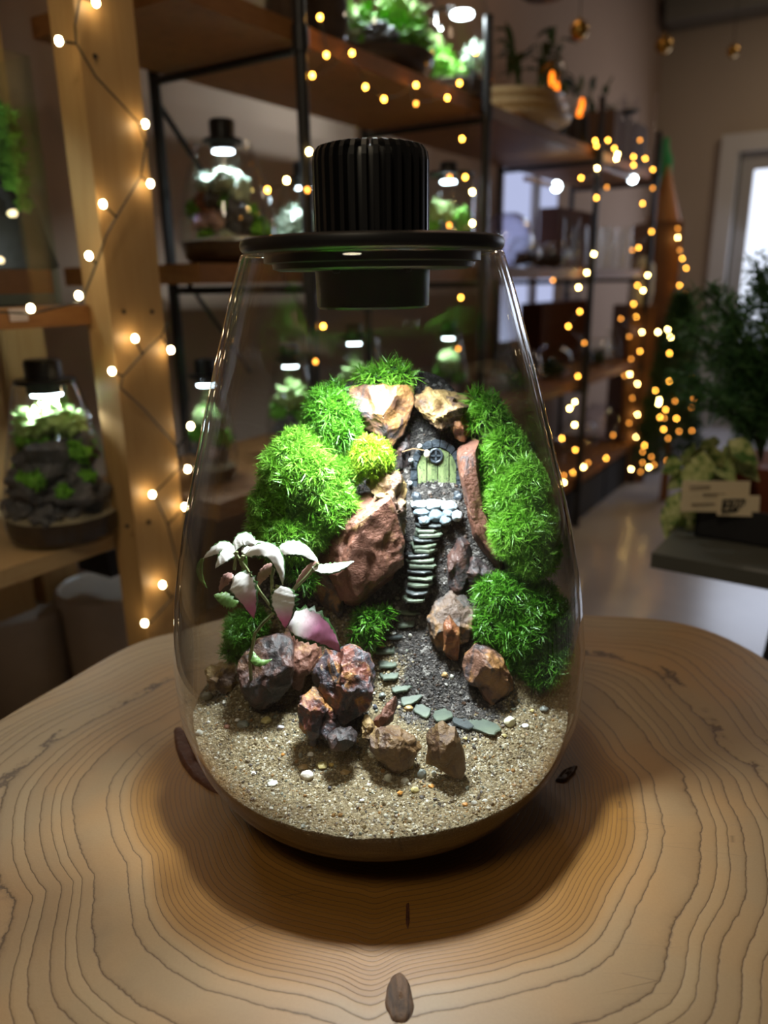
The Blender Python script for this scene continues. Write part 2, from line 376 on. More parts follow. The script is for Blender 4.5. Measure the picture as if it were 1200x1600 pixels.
# lid lamp
lid = empty('terrarium_lamp', (0, 0, .321), 'black ribbed lamp lid closing the mouth of the large glass vessel', 'lamp')
part('lid_disc', G().lathe([(1e-4, .3225), (.0655, .3222), (.0672, .3228), (.0682, .3242), (.0685, .3262), (.0678, .3282), (.066, .3293), (.06, .3297), (1e-4, .3300)], seg=96), M['black'], lid)
part('lid_plug', G().lathe([(1e-4, .3135), (.049, .3135), (.052, .3145), (.0525, .317), (.0565, .3175), (.0565, .3222), (1e-4, .3224)], seg=96), M['black'], lid)
part('light_housing', G().lathe([(.021, .2955), (.023, .2945), (.0285, .2943), (.0297, .2955), (.0302, .3134), (1e-4, .3136)], seg=72), M['black'], lid)
part('lamp_lens', G().lathe([(1e-4, .2962), (.0225, .2962), (.0225, .2956), (1e-4, .2956)], seg=48), M['led_white'], lid)
core = part('heat_sink', G().lathe([(.0255, .3298), (.0255, .365), (.0235, .3695), (.017, .3715), (1e-4, .372)], seg=72), M['black'], lid)
g = G(); pf = [(.0245, .3299), (.0296, .3299), (.0297, .3330), (.0297, .3655), (.0290, .3695), (.0272, .3722), (.0235, .3733), (.014, .3740), (.014, .370), (.0245, .366)]
tk = .00115; n_ = len(pf); va = [(r, -tk, z-.321) for r, z in pf]+[(r, tk, z-.321) for r, z in pf]
g.add(va, [tuple(range(n_)), tuple(range(2*n_-1, n_-1, -1))]+[(i, n_+i, n_+(i+1) % n_, (i+1) % n_) for i in range(n_)])
fin = mesh_g('fin', g, M['black'], smooth=False)
for k in range(32):
    o = link('fin', fin, lid); o.rotation_euler = (0, 0, 2*math.pi*(k+.5)/32)
for k in range(4):
    q = math.radians(-66+(k//2)*180+(k % 2)*-48); part('screw', G().lathe([(1e-4, .3118), (.0017, .3120), (.0020, .3130), (.0020, .3137)], (math.cos(q)*.042, math.sin(q)*.042, 0), 12), M['blackmetal'], lid)

# ---------------------------------------------------------------- ground inside the vessel
pairs = [(1285, -.10), (1200, -.055), (1100, -.012), (1050, .0), (980, .018), (940, .026), (800, .042), (772, .048), (700, .060), (612, .066), (575, .082)]
yy = np.array([q[1] for q in pairs]); zc = np.array([P(640, r, y)[2] for r, y in pairs])
yy = np.r_[-.13, yy, .12]; zc = np.r_[zc[0], zc, zc[-1]]
XM = np.array([-.12, -.098, -.085, -.07, -.05, -.03, 0, .04, .055, .07, .085, .098, .12]); ZM = np.array([.058, .062, .075, .15, .215, .240, .252, .252, .235, .20, .155, .09, .07])
def fbm(p, s, o=0): return mn.fractal(Vector((p[0]*s+o, p[1]*s, p[2]*s if len(p) > 2 else 0)), .7, 2.1, 4)
_hc = {}
def H(x, y):
    z = np.interp(y, yy, zc); m = np.interp(x, XM, ZM)
    z = np.minimum(z, m) if not np.isscalar(z) else min(z, m)
    return z
def H1(x, y):
    return float(H(x, y))+.0016*mn.noise(Vector((x*45, y*45, 0)))+.0007*mn.noise(Vector((x*160, y*160, 3)))
NT2, NR2 = 288, 170
zwz = np.linspace(.095, .32, 300); zwr = rin(zwz)-.0004
def wallz(r): return float(np.interp(r, zwr[::-1], zwz[::-1]))       # above the belly the wall closes in
V = np.zeros((NR2, NT2, 3)); msk = np.zeros((NR2, NT2))
thB = np.arange(NT2)*2*math.pi/NT2
DARK = [(P(px, py, 0)[0], y, r) for px, py, y, r in [(680, 740, .055, .03), (650, 880, .035, .024), (640, 960, .02, .02), (680, 1050, .0, .026), (720, 1080, -.005, .032), (650, 1090, -.012, .016), (600, 640, .07, .06), (700, 1120, -.02, .02), (560, 1120, -.02, .008)]]
for j, t in enumerate(thB):
    ct, st = math.cos(t), math.sin(t)
    rb = .1185
    for _ in range(12): rb = .5*rb+.5*min(.1185, float(rin(max(.02, min(H(rb*ct, rb*st), .095))))-.0004)
    for i in range(NR2):
        r = rb*(i/(NR2-1))**.85; x, y = r*ct, r*st; z = H1(x, y)
        if r > .05: z = min(z, wallz(r))
        V[i, j] = (x, y, z)
        d = max([math.exp(-((x-a_)**2+(y-b_)**2)/(c_*c_)) for a_, b_, c_ in DARK]); msk[i, j] = max(d, 1 if z > .11 else 0)
top = V[-1]; mt = msk[-1]
side = []; K = 26
for k in range(1, K+1):
    z = top[:, 2]*(1-k/K)+.0065*k/K; r = np.minimum(rin(z), .119)-.0003
    side.append(np.c_[r*np.cos(thB), r*np.sin(thB), z])
side.append(np.c_[.03*np.cos(thB), .03*np.sin(thB), np.full(NT2, .0062)])
VV = np.concatenate([V.reshape(-1, 3)]+side); nr = NR2+len(side); idx = np.arange(nr*NT2).reshape(nr, NT2)
a0 = idx[:-1]; a1 = idx[1:]; F4 = np.stack([a0, a1, np.roll(a1, -1, 1), np.roll(a0, -1, 1)], -1).reshape(-1, 4)
mk = np.concatenate([msk.ravel(), np.tile(mt*0, len(side))])
sd = np.concatenate([np.zeros(V.shape[0]*V.shape[1]), np.repeat(np.minimum(1, np.arange(1, len(side)+1)/3), NT2)])
a = N('sand_and_soil'); o_ = a.obj(); at = lambda n: a.n('Attribute', attribute_name=n).outputs['Fac']
v1 = a.n('TexVoronoi', {'Vector': o_, 'Scale': 900.}); v2 = a.n('TexVoronoi', {'Vector': o_, 'Scale': 420.})
rnd = a.n('SeparateColor', {0: v1.outputs['Color']}).outputs[0]; rn2 = a.n('SeparateColor', {0: v2.outputs['Color']}).outputs[1]
sand = a.ramp(rnd, [(0, (.05, .04, .022)), (.3, (.13, .10, .05)), (.65, (.21, .165, .085)), (.88, (.30, .26, .16)), (1, (.60, .58, .48))])
sand = a.mix(a.math('MULTIPLY', a.noise(40, 3, vec=o_), .6), sand, (.12, .085, .038))
soil = a.ramp(rn2, [(0, (.010, .009, .008)), (.5, (.03, .026, .023)), (.85, (.07, .062, .055)), (1, (.22, .21, .19))])
mkk = a.ramp(a.math('ADD', at('soil'), a.math('MULTIPLY', a.math('SUBTRACT', a.noise(120, 3, vec=o_), .5), .8)), [(.35, (0, 0, 0)), (.6, (1, 1, 1))])
col = a.mix(mkk, sand, soil)
strat = a.noise(30, 4, .6, a.mapped((1, 1, 5)))
low = a.ramp(strat, [(.3, (.05, .030, .010)), (.55, (.10, .065, .022)), (.7, (.15, .10, .035))])
col = a.mix(at('side'), col, low)
a.pbsdf(Base_Color=col, Roughness=.85, Normal=a.bump(a.math('SUBTRACT', 1, v1.outputs[0]), .8, .0012)); M['sand'] = a.m
link('sand', mesh_np('sand', VV, F4, M['sand'], {'soil': mk, 'side': sd}, True))
tag(bpy.data.objects['sand'], 'beige sand and dark soil filling the bottom and hill of the large glass vessel', 'sand', kind='stuff')

def scatter(pts, nrmz, size, cols, lvl=0, squash=(.5, 1)):
    """many little stones as one array"""
    v, f = ICO[lvl]; f = np.array(f); n = len(pts); q = rng.normal(size=(n, 4)); q /= np.linalg.norm(q, axis=1)[:, None]
    w_, x, y, z = q.T
    Rm = np.stack([1-2*(y*y+z*z), 2*(x*y-z*w_), 2*(x*z+y*w_), 2*(x*y+z*w_), 1-2*(x*x+z*z), 2*(y*z-x*w_), 2*(x*z-y*w_), 2*(y*z+x*w_), 1-2*(x*x+y*y)], -1).reshape(n, 3, 3)
    sc = size[:, None]*rng.uniform(squash[0], squash[1], (n, 3)); jit = v[None]*(1+rng.uniform(-.25, .25, (n, len(v), 1)))
    VV = np.einsum('nij,nkj->nki', Rm, jit*sc[:, None, :])+pts[:, None]
    FF = f[None]+(np.arange(n)*len(v))[:, None, None]
    return VV.reshape(-1, 3), FF.reshape(-1, 3), np.repeat(cols, len(v), 0)
def inside(x, y, z, m=.002): return math.hypot(x, y) < rin(z)-m
def on_ground(n, cond, size):
    P_, S_ = [], []
    while len(P_) < n:
        r = .118*math.sqrt(random.random()); t = random.uniform(0, 2*math.pi); x, y = r*math.cos(t), r*math.sin(t)
        if y > .07 or not cond(x, y): continue
        s = size(); z = H1(x, y)
        if not inside(x, y, z, s+.0006): continue
        P_.append((x, y, z+s*.2)); S_.append(s)
    return np.array(P_), np.array(S_)
def darkness(x, y): return max([math.exp(-((x-a_)**2+(y-b_)**2)/(c_*c_)) for a_, b_, c_ in DARK])
a = N('mixed_grains'); a.pbsdf(Base_Color=a.n('Attribute', attribute_name='col').outputs['Color'], Roughness=.45); M['grains'] = a.m
pal = np.array([(.17, .135, .07), (.24, .19, .10), (.11, .085, .05), (.34, .28, .16), (.42, .41, .33), (.05, .045, .04), (.24, .12, .03), (.14, .155, .12), (.66, .64, .56)])
pd, sz = on_ground(9000, lambda x, y: y < .02 and darkness(x, y) < random.uniform(.3, .9), lambda: min(.0017, random.lognormvariate(-7.5, .48)))
Vg, Fg, Cg = scatter(pd, None, sz, pal[rng.choice(len(pal), len(pd), p=[.2, .2, .12, .12, .08, .1, .05, .08, .05])])
o = link('gravel', mesh_np('gravel', Vg, Fg, M['grains'], {'col': Cg})); tag(o, 'fine mixed gravel grains strewn over the sand in the large glass vessel', 'gravel', kind='stuff')
pal2 = np.array([(.02, .018, .016), (.045, .04, .036), (.09, .08, .07), (.16, .15, .13), (.07, .04, .025)])
pd, sz = on_ground(8000, lambda x, y: darkness(x, y) > .35 or (H(x, y) > .1), lambda: random.lognormvariate(-7.4, .4))
Vg, Fg, Cg = scatter(pd, None, sz, pal2[rng.choice(5, len(pd), p=[.3, .3, .2, .1, .1])])
o = link('soil', mesh_np('soil', Vg, Fg, M['grains'], {'col': Cg})); tag(o, 'dark crumbly soil crumbs on the hillside and path inside the large glass vessel', 'soil', kind='stuff')

# ---------------------------------------------------------------- rocks
def rockmat(name, c_red, c_gold, c_dark, gold=.55, dark=.6, rough=.5, seed=0.):
    a = N(name); v = a.mapped((1, 1, 1), (seed, seed*2, 0)); n1 = a.noise(42, 6, .62, v, .7); n2 = a.noise(60, 5, .65, a.mapped((1, 1, .6), (seed+4, 1, 2)), 1.0); n3 = a.noise(420, 4, .7, v)
    col = a.mix(a.ramp(n1, [(gold-.05, (0, 0, 0)), (gold+.04, (1, 1, 1))]), c_red, c_gold)
    col = a.mix(a.ramp(n2, [(dark-.03, (0, 0, 0)), (dark+.04, (1, 1, 1))]), col, c_dark)
    col = a.mix(a.ramp(n3, [(.40, (0, 0, 0)), (.75, (.5, .5, .5))]), col, tuple(min(1, x*1.6+.015) for x in c_red))
    h = a.math('ADD', n3, a.math('MULTIPLY', n1, 2))
    a.pbsdf(Base_Color=col, Roughness=rough, Normal=a.bump(h, .7, .0016)); a.m.node_tree.nodes['Principled BSDF'].inputs['Specular IOR Level'].default_value = .5
    return a.m
M['rockred'] = rockmat('red_brown_rock', (.14, .058, .036), (.26, .15, .06), (.045, .035, .035), .60, .62, .5, 1)
M['rockcap'] = rockmat('pinkish_rock', (.15, .075, .048), (.28, .14, .045), (.035, .035, .042), .54, .56, .38, 3)
M['rockgold'] = rockmat('golden_brown_rock', (.13, .075, .032), (.30, .20, .075), (.04, .02, .014), .50, .54, .5, 5)
M['rockmix'] = rockmat('colourful_rock', (.15, .05, .034), (.42, .22, .055), (.035, .046, .058), .52, .50, .33, 8)
M['rockdark'] = rockmat('dark_red_rock', (.070, .034, .026), (.12, .06, .03), (.022, .023, .025), .62, .50, .42, 2)
M['rockorange'] = rockmat('orange_rock', (.17, .06, .022), (.28, .13, .04), (.06, .03, .015), .54, .56, .4, 6)
M['rockgrey'] = rockmat('grey_brown_rock', (.085, .055, .038), (.24, .13, .045), (.05, .048, .046), .55, .53, .5, 9)
M['rockbrown'] = rockmat('olive_brown_rock', (.12, .065, .022), (.24, .16, .06), (.05, .022, .012), .56, .52, .5, 11)
def rock(px, y, thick, mt, label, lvl=5, cuts=14, amp=.0016, seed=1, box=.62, name='rock'):
    r_ = random.Random(seed); pts = np.array([P(a_, b_, y) for a_, b_ in px]); c = pts.mean(0)
    poly = pts[:, [0, 2]]-c[[0, 2]]; na = 180; Rf = np.zeros(na)
    for k in range(na):
        q = 2*math.pi*k/na; dx, dz = math.cos(q), math.sin(q); best = 0
        for i in range(len(poly)):
            p0, p1 = poly[i], poly[(i+1) % len(poly)]; e = p1-p0; den = dx*e[1]-dz*e[0]
            if abs(den) < 1e-12: continue
            t = (p0[0]*e[1]-p0[1]*e[0])/den; u = (p0[0]*dz-p0[1]*dx)/den
            if t > 0 and -1e-6 <= u <= 1+1e-6: best = max(best, t)
        Rf[k] = best
    v, f = ICO[lvl]; ph = np.arctan2(v[:, 2], v[:, 0]) % (2*math.pi); cp = np.hypot(v[:, 0], v[:, 2]); sp = v[:, 1]
    Rv = np.interp(ph, np.arange(na+1)*2*math.pi/na, np.r_[Rf, Rf[0]])
    g_ = cp**box
    q = np.stack([Rv*g_*np.cos(ph), np.sign(sp)*np.abs(sp)**.8*thick, Rv*g_*np.sin(ph)], -1)
    for k in range(cuts):
        n_ = nrm([r_.uniform(-1, 1), -abs(r_.gauss(0, .9))-.15, r_.uniform(-.9, 1)]); dd = q@n_; m = dd.max()*r_.uniform(.66, .90)
        over = dd > m; q[over] -= (dd[over]-m)[:, None]*n_*.94
    nn = nrm(q); nl = q/(np.linalg.norm(q, axis=1)[:, None]+1e-9)
    disp = np.array([(mn.ridged_multi_fractal(Vector((p[0]*70+seed*3, p[1]*70, p[2]*70)), 1, 2.2, 4, 1, 2)-1.1)+1.3*min(0, mn.noise(Vector((p[0]*130+seed, p[1]*130, p[2]*60)))+.12)*3 for p in q])*amp
    q = q+nl*disp[:, None]
    g2 = G().add(q+c, f); return single(name, g2, mt, label, 'rock', smooth=True, sharp=28)
rock([(543, 607), (560, 602), (590, 600), (625, 601), (648, 604), (647, 628), (640, 650), (630, 678), (614, 698), (600, 680), (575, 672), (555, 668), (547, 640)], .052, .020, M['rockcap'], 'pinkish brown capping rock with a smooth facet under the topmost moss', seed=3, cuts=18)
rock([(648, 618), (668, 608), (700, 612), (730, 620), (744, 640), (738, 656), (712, 662), (690, 668), (668, 662), (652, 645)], .050, .018, M['rockgold'], 'craggy ochre rock hanging as a lintel over the little green door', seed=5, amp=.003)
rock([(497, 812), (528, 805), (546, 800), (560, 772), (585, 762), (608, 765), (622, 800), (632, 850), (630, 900), (606, 935), (570, 950), (538, 945), (520, 905), (500, 872)], .018, .022, M['rockred'], 'large smooth red brown boulder left of the slate steps', seed=8, cuts=10, amp=.0012)
rock([(568, 760), (580, 738), (603, 732), (626, 742), (636, 768), (636, 820), (630, 862), (614, 850), (604, 800), (590, 775)], .024, .014, M['rockgold'], 'golden craggy rock standing on the red boulder beside the door', seed=12, amp=.003)
rock([(494, 862), (520, 862), (535, 905), (536, 955), (520, 968), (498, 955), (488, 910)], .024, .014, M['rockgrey'], 'shadowed brown rock behind the pink leaved plant', seed=15)
rock([(712, 668), (732, 660), (748, 690), (748, 750), (752, 790), (772, 830), (785, 880), (776, 906), (752, 880), (738, 835), (728, 790), (716, 735)], .038, .016, M['rockred'], 'tall narrow red brown slab right of the little door', seed=18, cuts=8, amp=.0012)
rock([(700, 655), (722, 650), (738, 668), (728, 690), (712, 690)], .047, .010, M['rockorange'], 'small orange brown rock wedged between lintel and tall slab', 4, seed=19)
rock([(698, 872), (712, 842), (732, 838), (738, 870), (728, 915), (712, 935), (700, 915)], .030, .012, M['rockdark'], 'small dark wedge rock beside the middle of the slate steps', 4, seed=22)
rock([(726, 880), (742, 872), (768, 890), (775, 918), (750, 925), (732, 930)], .028, .012, M['rockdark'], 'dark rock under the tall slab next to the lower right moss', 4, seed=23)
rock([(668, 962), (690, 935), (716, 912), (735, 920), (738, 965), (736, 1010), (722, 1038), (694, 1036), (675, 1010)], .014, .014, M['rockgrey'], 'grey brown ochre streaked rock at the foot of the steps', seed=26, amp=.0022)
rock([(693, 975), (706, 956), (718, 972), (720, 1015), (713, 1040), (700, 1044), (691, 1020)], .003, .006, M['rockorange'], 'upright glossy orange splinter leaning on the grey brown rock', 4, seed=28, cuts=6, amp=.001)
rock([(722, 1030), (742, 1010), (765, 1016), (785, 1030), (800, 1060), (805, 1100), (790, 1108), (760, 1092), (738, 1078), (726, 1055)], -.008, .016, M['rockcap'], 'pointed reddish rock in front of the lower right moss', seed=31)
rock([(372, 1030), (398, 1008), (430, 995), (452, 1004), (462, 1030), (455, 1070), (435, 1088), (418, 1114), (396, 1100), (380, 1075)], -.014, .020, M['rockdark'], 'dark blue grey rock below the pink leaved plant', seed=34, cuts=12)
rock([(415, 1000), (440, 984), (470, 996), (500, 1010), (502, 1030), (480, 1055), (468, 1085), (440, 1075)], -.004, .014, M['rockred'], 'brown rock behind the dark rock under the pink leaf', seed=36)
rock([(492, 1040), (508, 1022), (535, 1016), (562, 1020), (582, 1034), (586, 1062), (580, 1090), (582, 1118), (566, 1152), (545, 1148), (525, 1130), (498, 1102), (488, 1070)], -.034, .020, M['rockmix'], 'colourful red gold and blue rock in the middle front', seed=39, cuts=20, amp=.0024)
rock([(466, 1100), (484, 1086), (510, 1092), (532, 1112), (538, 1135), (520, 1150), (492, 1150), (472, 1130)], -.044, .016, M['rockmix'], 'brown gold lump attached in front of the colourful rock', seed=41, amp=.003)
rock([(510, 1155), (530, 1142), (552, 1142), (562, 1156), (545, 1168), (520, 1174)], -.058, .008, M['rockdark'], 'small dark charcoal rock below the colourful rock', 4, seed=43)
rock([(562, 1160), (590, 1146), (622, 1148), (650, 1158), (660, 1180), (648, 1200), (615, 1203), (580, 1190)], -.060, .013, M['rockbrown'], 'low sandy brown rock half buried in the front sand', seed=45, amp=.0028)
rock([(664, 1142), (690, 1130), (714, 1136), (722, 1162), (728, 1200), (722, 1214), (695, 1204), (666, 1195)], -.066, .008, M['rockbrown'], 'upright flat topped brown rock nearest the front glass', seed=48, cuts=8, amp=.0012)
rock([(584, 1128), (604, 1100), (620, 1090), (626, 1102), (610, 1130), (592, 1146)], -.045, .006, M['rockred'], 'thin red sliver leaning between the colourful and sandy rocks', 4, seed=50)
rock([(600, 668), (622, 660), (640, 672), (640, 720), (628, 760), (608, 735), (598, 700)], .056, .010, M['rockdark'], 'dark rock between the capping rock and the door frame', 4, seed=53, amp=.003)
rock([(316, 1050), (340, 1038), (362, 1045), (372, 1070), (350, 1082), (325, 1075)], -.004, .010, M['rockgold'], 'crumbly sandy lump by the left glass behind the round pebble', 4, seed=55, amp=.004)
rock([(575, 1170), (560, 1130), (575, 1120), (590, 1140), (600, 1165)], -.05, .006, M['rockgold'], 'small golden chip under the thin red sliver', 4, seed=57, amp=.003)

# ---------------------------------------------------------------- slate steps and stepping stones
a = N('green_slate'); sl = a.noise(55, 4, .6, a.mapped((1, 1, 1))); a.pbsdf(Base_Color=a.ramp(sl, [(.3, (.04, .055, .043)), (.6, (.10, .13, .09)), (.8, (.16, .18, .12))]), Roughness=.5, Normal=a.bump(a.noise(500, 3, vec=a.obj()), .4, .0006)); M['slate'] = a.m
M['slatedark'] = plain('dark_blue_slate', (.05, .06, .06), .4, bump=.3, bs=500, var=.3, vs=60)
def slab(c, rx, ry, th, mt, label, name, cat, group, seed, tilt=(0, 0), yaw=0):
    r_ = random.Random(seed); m = 14; q = [2*math.pi*k/m for k in range(m)]; rad = [1+r_.uniform(-.16, .14) for _ in q]
    a_, b_ = tilt; Vs = []
    for (k, z) in ((.90, -th/2), (1, -th*.3), (1, th*.25), (.93, th/2)):
        for t, rr in zip(q, rad):
            e = .75; x = rx*rr*k*math.copysign(abs(math.cos(t))**e, math.cos(t)); y = ry*rr*k*math.copysign(abs(math.sin(t))**e, math.sin(t))
            x, y = x*math.cos(yaw)-y*math.sin(yaw), x*math.sin(yaw)+y*math.cos(yaw)
            Vs.append((c[0]+x, c[1]+y, c[2]+z+x*a_+y*b_+r_.uniform(-.00012, .00012)))
    f = [(i*m+j, i*m+(j+1) % m, (i+1)*m+(j+1) % m, (i+1)*m+j) for i in range(3) for j in range(m)]+[tuple(range(m))[::-1], tuple(3*m+j for j in range(m))]
    return single(name, G().add(Vs, f), mt, label, cat, group, sharp=30)
ORD = ['top', 'second', 'third', 'fourth', 'fifth', 'sixth', 'seventh', 'eighth', 'ninth', 'tenth', 'eleventh', 'twelfth', 'thirteenth', 'fourteenth', 'fifteenth', 'sixteenth']
st = [(671, 821, 20), (669, 829, 20), (670, 836, 20), (664, 844, 19), (661, 853, 19), (663, 861, 18), (654, 868, 19), (659, 876, 21), (658, 884, 22), (656, 893, 18), (657, 903, 21), (655, 914, 19), (652, 925, 18), (648, 938, 17)]
for k, (px, py, hw) in enumerate(st):
    y = float(np.interp(py, [820, 940], [.036, .016])); c = P(px, py, y); mpp = (y-CAM[1])/1150
    slab(c+[0, .003, 0], hw*mpp*1.12, .0065, .0015+.0004*(k % 3), M['slate'] if k % 3 else M['slatedark'], 'thin %s slate step of the steep flight, %s from the top' % ('green' if k % 3 else 'dark', ORD[k] if k else 'first'), 'slate_step', 'step', 'slate steps below the little door', 100+k, (random.uniform(-.06, .06), random.uniform(-.1, .05)))
ss = [(640, 958, 19, 4.5, 'slate', 'highest green stepping stone, directly below the slate flight'), (634, 977, 17, 4.5, 'slate', 'green stepping stone second below the slate flight'),
      (610, 995, 20, 5, 'slatedark', 'dark blue stepping stone beside a white chip'), (602, 1018, 19, 5, 'slate', 'wide green stepping stone beside the brown flat pebble'),
      (605, 1039, 16, 6, 'slate', 'tilted green stepping stone level with the colourful rock top'), (609, 1057, 17, 6, 'slate', 'pale green stepping stone right of the colourful rock'),
      (627, 1076, 19, 6, 'slate', 'long green stepping stone above the diagonal green one'), (642, 1094, 19, 7, 'slate', 'diagonal green stepping stone beside a yellow grain'),
      (660, 1113, 12, 9, 'slate', 'small upright tilted green slate beside the tan pebble'), (692, 1120, 18, 9, 'slate', 'oval green slate behind the upright brown rock'),
      (722, 1132, 13, 12, 'slatedark', 'dark blue slate right behind the upright brown rock'), (756, 1137, 16, 17, 'slate', 'largest round green slate at the right end of the path'),
      (566, 1016, 12, 4, 'slatedark', 'flat brown grey pebble above the colourful rock')]
def place(px, py):                     # the nearest ground point under a pixel
    r = ray(px, py); r = r/np.linalg.norm(r)
    for t in np.arange(.25, .62, .0006):
        p = CAM+r*t
        if math.hypot(p[0], p[1]) < rin(max(.01, min(.32, p[2])))-.001 and p[2] < H(p[0], p[1])+.0003: return p
    return P(px, py, 0)
for k, (px, py, hw, hh, mt_, lb) in enumerate(ss):
    p = place(px, py); mpp = (p[1]-CAM[1])/1180
    slab(p+[0, 0, .0009], hw*mpp, hh*mpp/.56, .0016, M[mt_], lb, 'stepping_stone', 'stone', 'slate stepping stones on the path', 200+k, (random.uniform(-.08, .08), .25 if k < 9 else .1), [.05, 0, -.02, .08, .25, .2, .3, .5, .9, .5, .9, 1.0, 0][k])

# ---------------------------------------------------------------- pebbles
def pm(n, c, rough=.4): 
    if n not in M: M[n] = plain(n, c, rough, bump=.3, bs=400, var=.25, vs=150)
    return M[n]
PB = [(323, 1092, 18, 13, 'olive_pebble', (.20, .18, .11), 'largest round olive pebble at the left glass'), (380, 1134, 16, 9, 'grey_pebble', (.17, .19, .17), 'angular grey green stone left of the yellow white chip'),
 (416, 1128, 15, 9, 'yellow_pebble', (.55, .47, .20), 'knobbly yellow white chip below the dark blue grey rock'), (438, 1138, 10, 5, 'lilac_pebble', (.50, .48, .52), 'pale lilac shell-like chip'),
 (355, 1137, 9, 6, 'redbrown_pebble', (.18, .07, .045), 'small red brown pebble by the angular grey green stone'), (371, 1126, 7, 4, 'white_pebble', (.88, .88, .84), 'small white chip above the angular grey green stone'),
 (309, 1147, 10, 8, 'milky_pebble', (.60, .62, .54), 'milky pebble against the left glass'), (325, 1130, 5, 5, 'white_pebble', None, 'tiny white pebble near the left glass'),
 (490, 1163, 11, 9, 'grey_purple_pebble', (.22, .20, .22), 'grey purple angular pebble below the gold lump'), (485, 1180, 9, 6, 'white_pebble', None, 'small white pebble above the white pink one'),
 (470, 1183, 6, 9, 'grey_pebble', None, 'upright glassy grey pebble'), (480, 1215, 18, 14, 'pink_white_pebble', (.92, .80, .70), 'largest white and pink pebble in the front sand'),
 (503, 1198, 16, 8, 'yellow_pebble', None, 'long yellow white pebble lying on the white pink one'), (518, 1196, 7, 5, 'amber_pebble', (.45, .30, .06), 'small amber yellow pebble'),
 (539, 1209, 13, 7, 'tan_pebble', (.38, .25, .10), 'oval tan pebble right of the yellow ones'), (474, 1200, 14, 6, 'tan_pebble', None, 'flat tan pebble behind the white pink one'),
 (426, 1225, 15, 5, 'milky_pebble', None, 'long flat pale chip lowest on the left'), (396, 1209, 8, 4, 'white_pebble', None, 'thin white sliver left of the pale chip'),
 (442, 1180, 5, 4, 'orange_pebble', (.50, .22, .04), 'tiny orange pebble on the left sand'), (415, 1155, 5, 4, 'white_pebble', None, 'tiny white grain left centre below the lilac chip'),
 (796, 1131, 15, 14, 'cream_pebble', (.88, .82, .56), 'large cream white stone right of the round green slate'), (821, 1137, 10, 8, 'white_pebble', None, 'white pebble right of the large cream stone'),
 (831, 1112, 6, 5, 'yellow_pebble', None, 'small yellow pebble behind the cream stone'), (850, 1109, 12, 6, 'grey_pebble', None, 'dark grey chip below the lower right moss'),
 (788, 1151, 7, 5, 'yellow_pebble', None, 'small yellow pebble in front of the cream stone'), (727, 1155, 6, 5, 'yellow_pebble', None, 'small pale yellow pebble right of the upright brown rock'),
 (639, 1109, 12, 8, 'tan_pebble', None, 'smooth tan pebble on the path'), (651, 1097, 5, 5, 'amber_pebble', None, 'tiny amber grain beside the diagonal slate'),
 (641, 1200, 9, 7, 'amber_pebble', None, 'glossy amber pebble under the sandy rock'), (659, 1214, 13, 16, 'grey_pebble', None, 'round grey pebble left of the upright brown rock'),
 (678, 1211, 8, 9, 'milky_pebble', None, 'pale round pebble at the foot of the upright brown rock'), (606, 1219, 11, 13, 'milky_pebble', None, 'greenish white block pebble, left of the front cluster'),
 (633, 1224, 12, 11, 'pale_grey_pebble', (.50, .50, .44), 'whitish grey pebble in the middle of the front cluster'), (648, 1236, 11, 8, 'yellow_pebble', None, 'yellow pebble lowest of the front cluster'),
 (674, 1229, 9, 4, 'orange_pebble', None, 'orange splinter right of the front cluster'), (625, 1240, 8, 5, 'orange_pebble', None, 'small orange pebble under the front cluster'),
 (727, 1258, 8, 5, 'orange_pebble', None, 'orange pebble low at the right front glass'), (741, 1257, 9, 8, 'pale_grey_pebble', None, 'pale grey pebble touching the orange one'),
 (758, 1254, 9, 7, 'milky_pebble', None, 'milky pebble rightmost at the front glass'), (614, 990, 8, 4, 'white_pebble', None, 'white chip on the dark blue stepping stone'),
 (641, 995, 5, 6, 'pale_grey_pebble', None, 'small pale blue chip right of the path bend'), (695, 1056, 8, 7, 'tan_pebble', None, 'brown yellow pebble at the foot of the orange splinter'),
 (706, 1060, 5, 8, 'milky_pebble', None, 'pale upright chip beside the brown yellow pebble'), (596, 1010, 9, 5, 'tan_pebble', None, 'tan pebble behind the wide green stepping stone'),
 (586, 1106, 7, 6, 'lead_pebble', (.05, .055, .07), 'dark lead coloured pebble right of the colourful rock'), (597, 1088, 9, 7, 'grey_pebble', None, 'grey pebble with pale rim on the path'),
 (566, 1252, 7, 5, 'white_pebble', None, 'white grain low in the front centre'), (515, 1232, 6, 4, 'lead_pebble', None, 'dark grain in front of the white pink pebble'), (765, 1095, 6, 5, 'tan_pebble', None, 'tan pebble under the pointed reddish rock')]
for k, (px, py, w_, h_, mn_, cc, lb) in enumerate(PB):
    p = place(px, py); mpp = (p[1]-CAM[1])/1180; v_, f_ = ICO[2]; r_ = random.Random(900+k)
    dd = np.array([1+.22*mn.noise(Vector(q*1.8+k*3.)) for q in v_]); yw = r_.uniform(-.6, .6) if w_/h_ > 1.5 else 0
    q = v_*dd[:, None]
    for _ in range(5):
        n_ = nrm([r_.uniform(-1, 1), r_.uniform(-1, .2), r_.uniform(-.3, 1)]); e = q@n_; m_ = e.max()*r_.uniform(.72, .92); ov = e > m_; q[ov] -= (e[ov]-m_)[:, None]*n_
    q = q*[w_*mpp*.68, w_*mpp*.52, h_*mpp*.70]
    c_ = np.array([p[0], p[1], p[2]+h_*mpp*.32]); hr = math.hypot(c_[0], c_[1]); lim = rin(c_[2])-w_*mpp*.6-.001
    if hr > lim: c_[:2] *= lim/hr
    single('pebble', G().add(q+c_, f_), pm(mn_, cc), lb, 'pebble', 'pebbles on the terrarium sand', sharp=50)

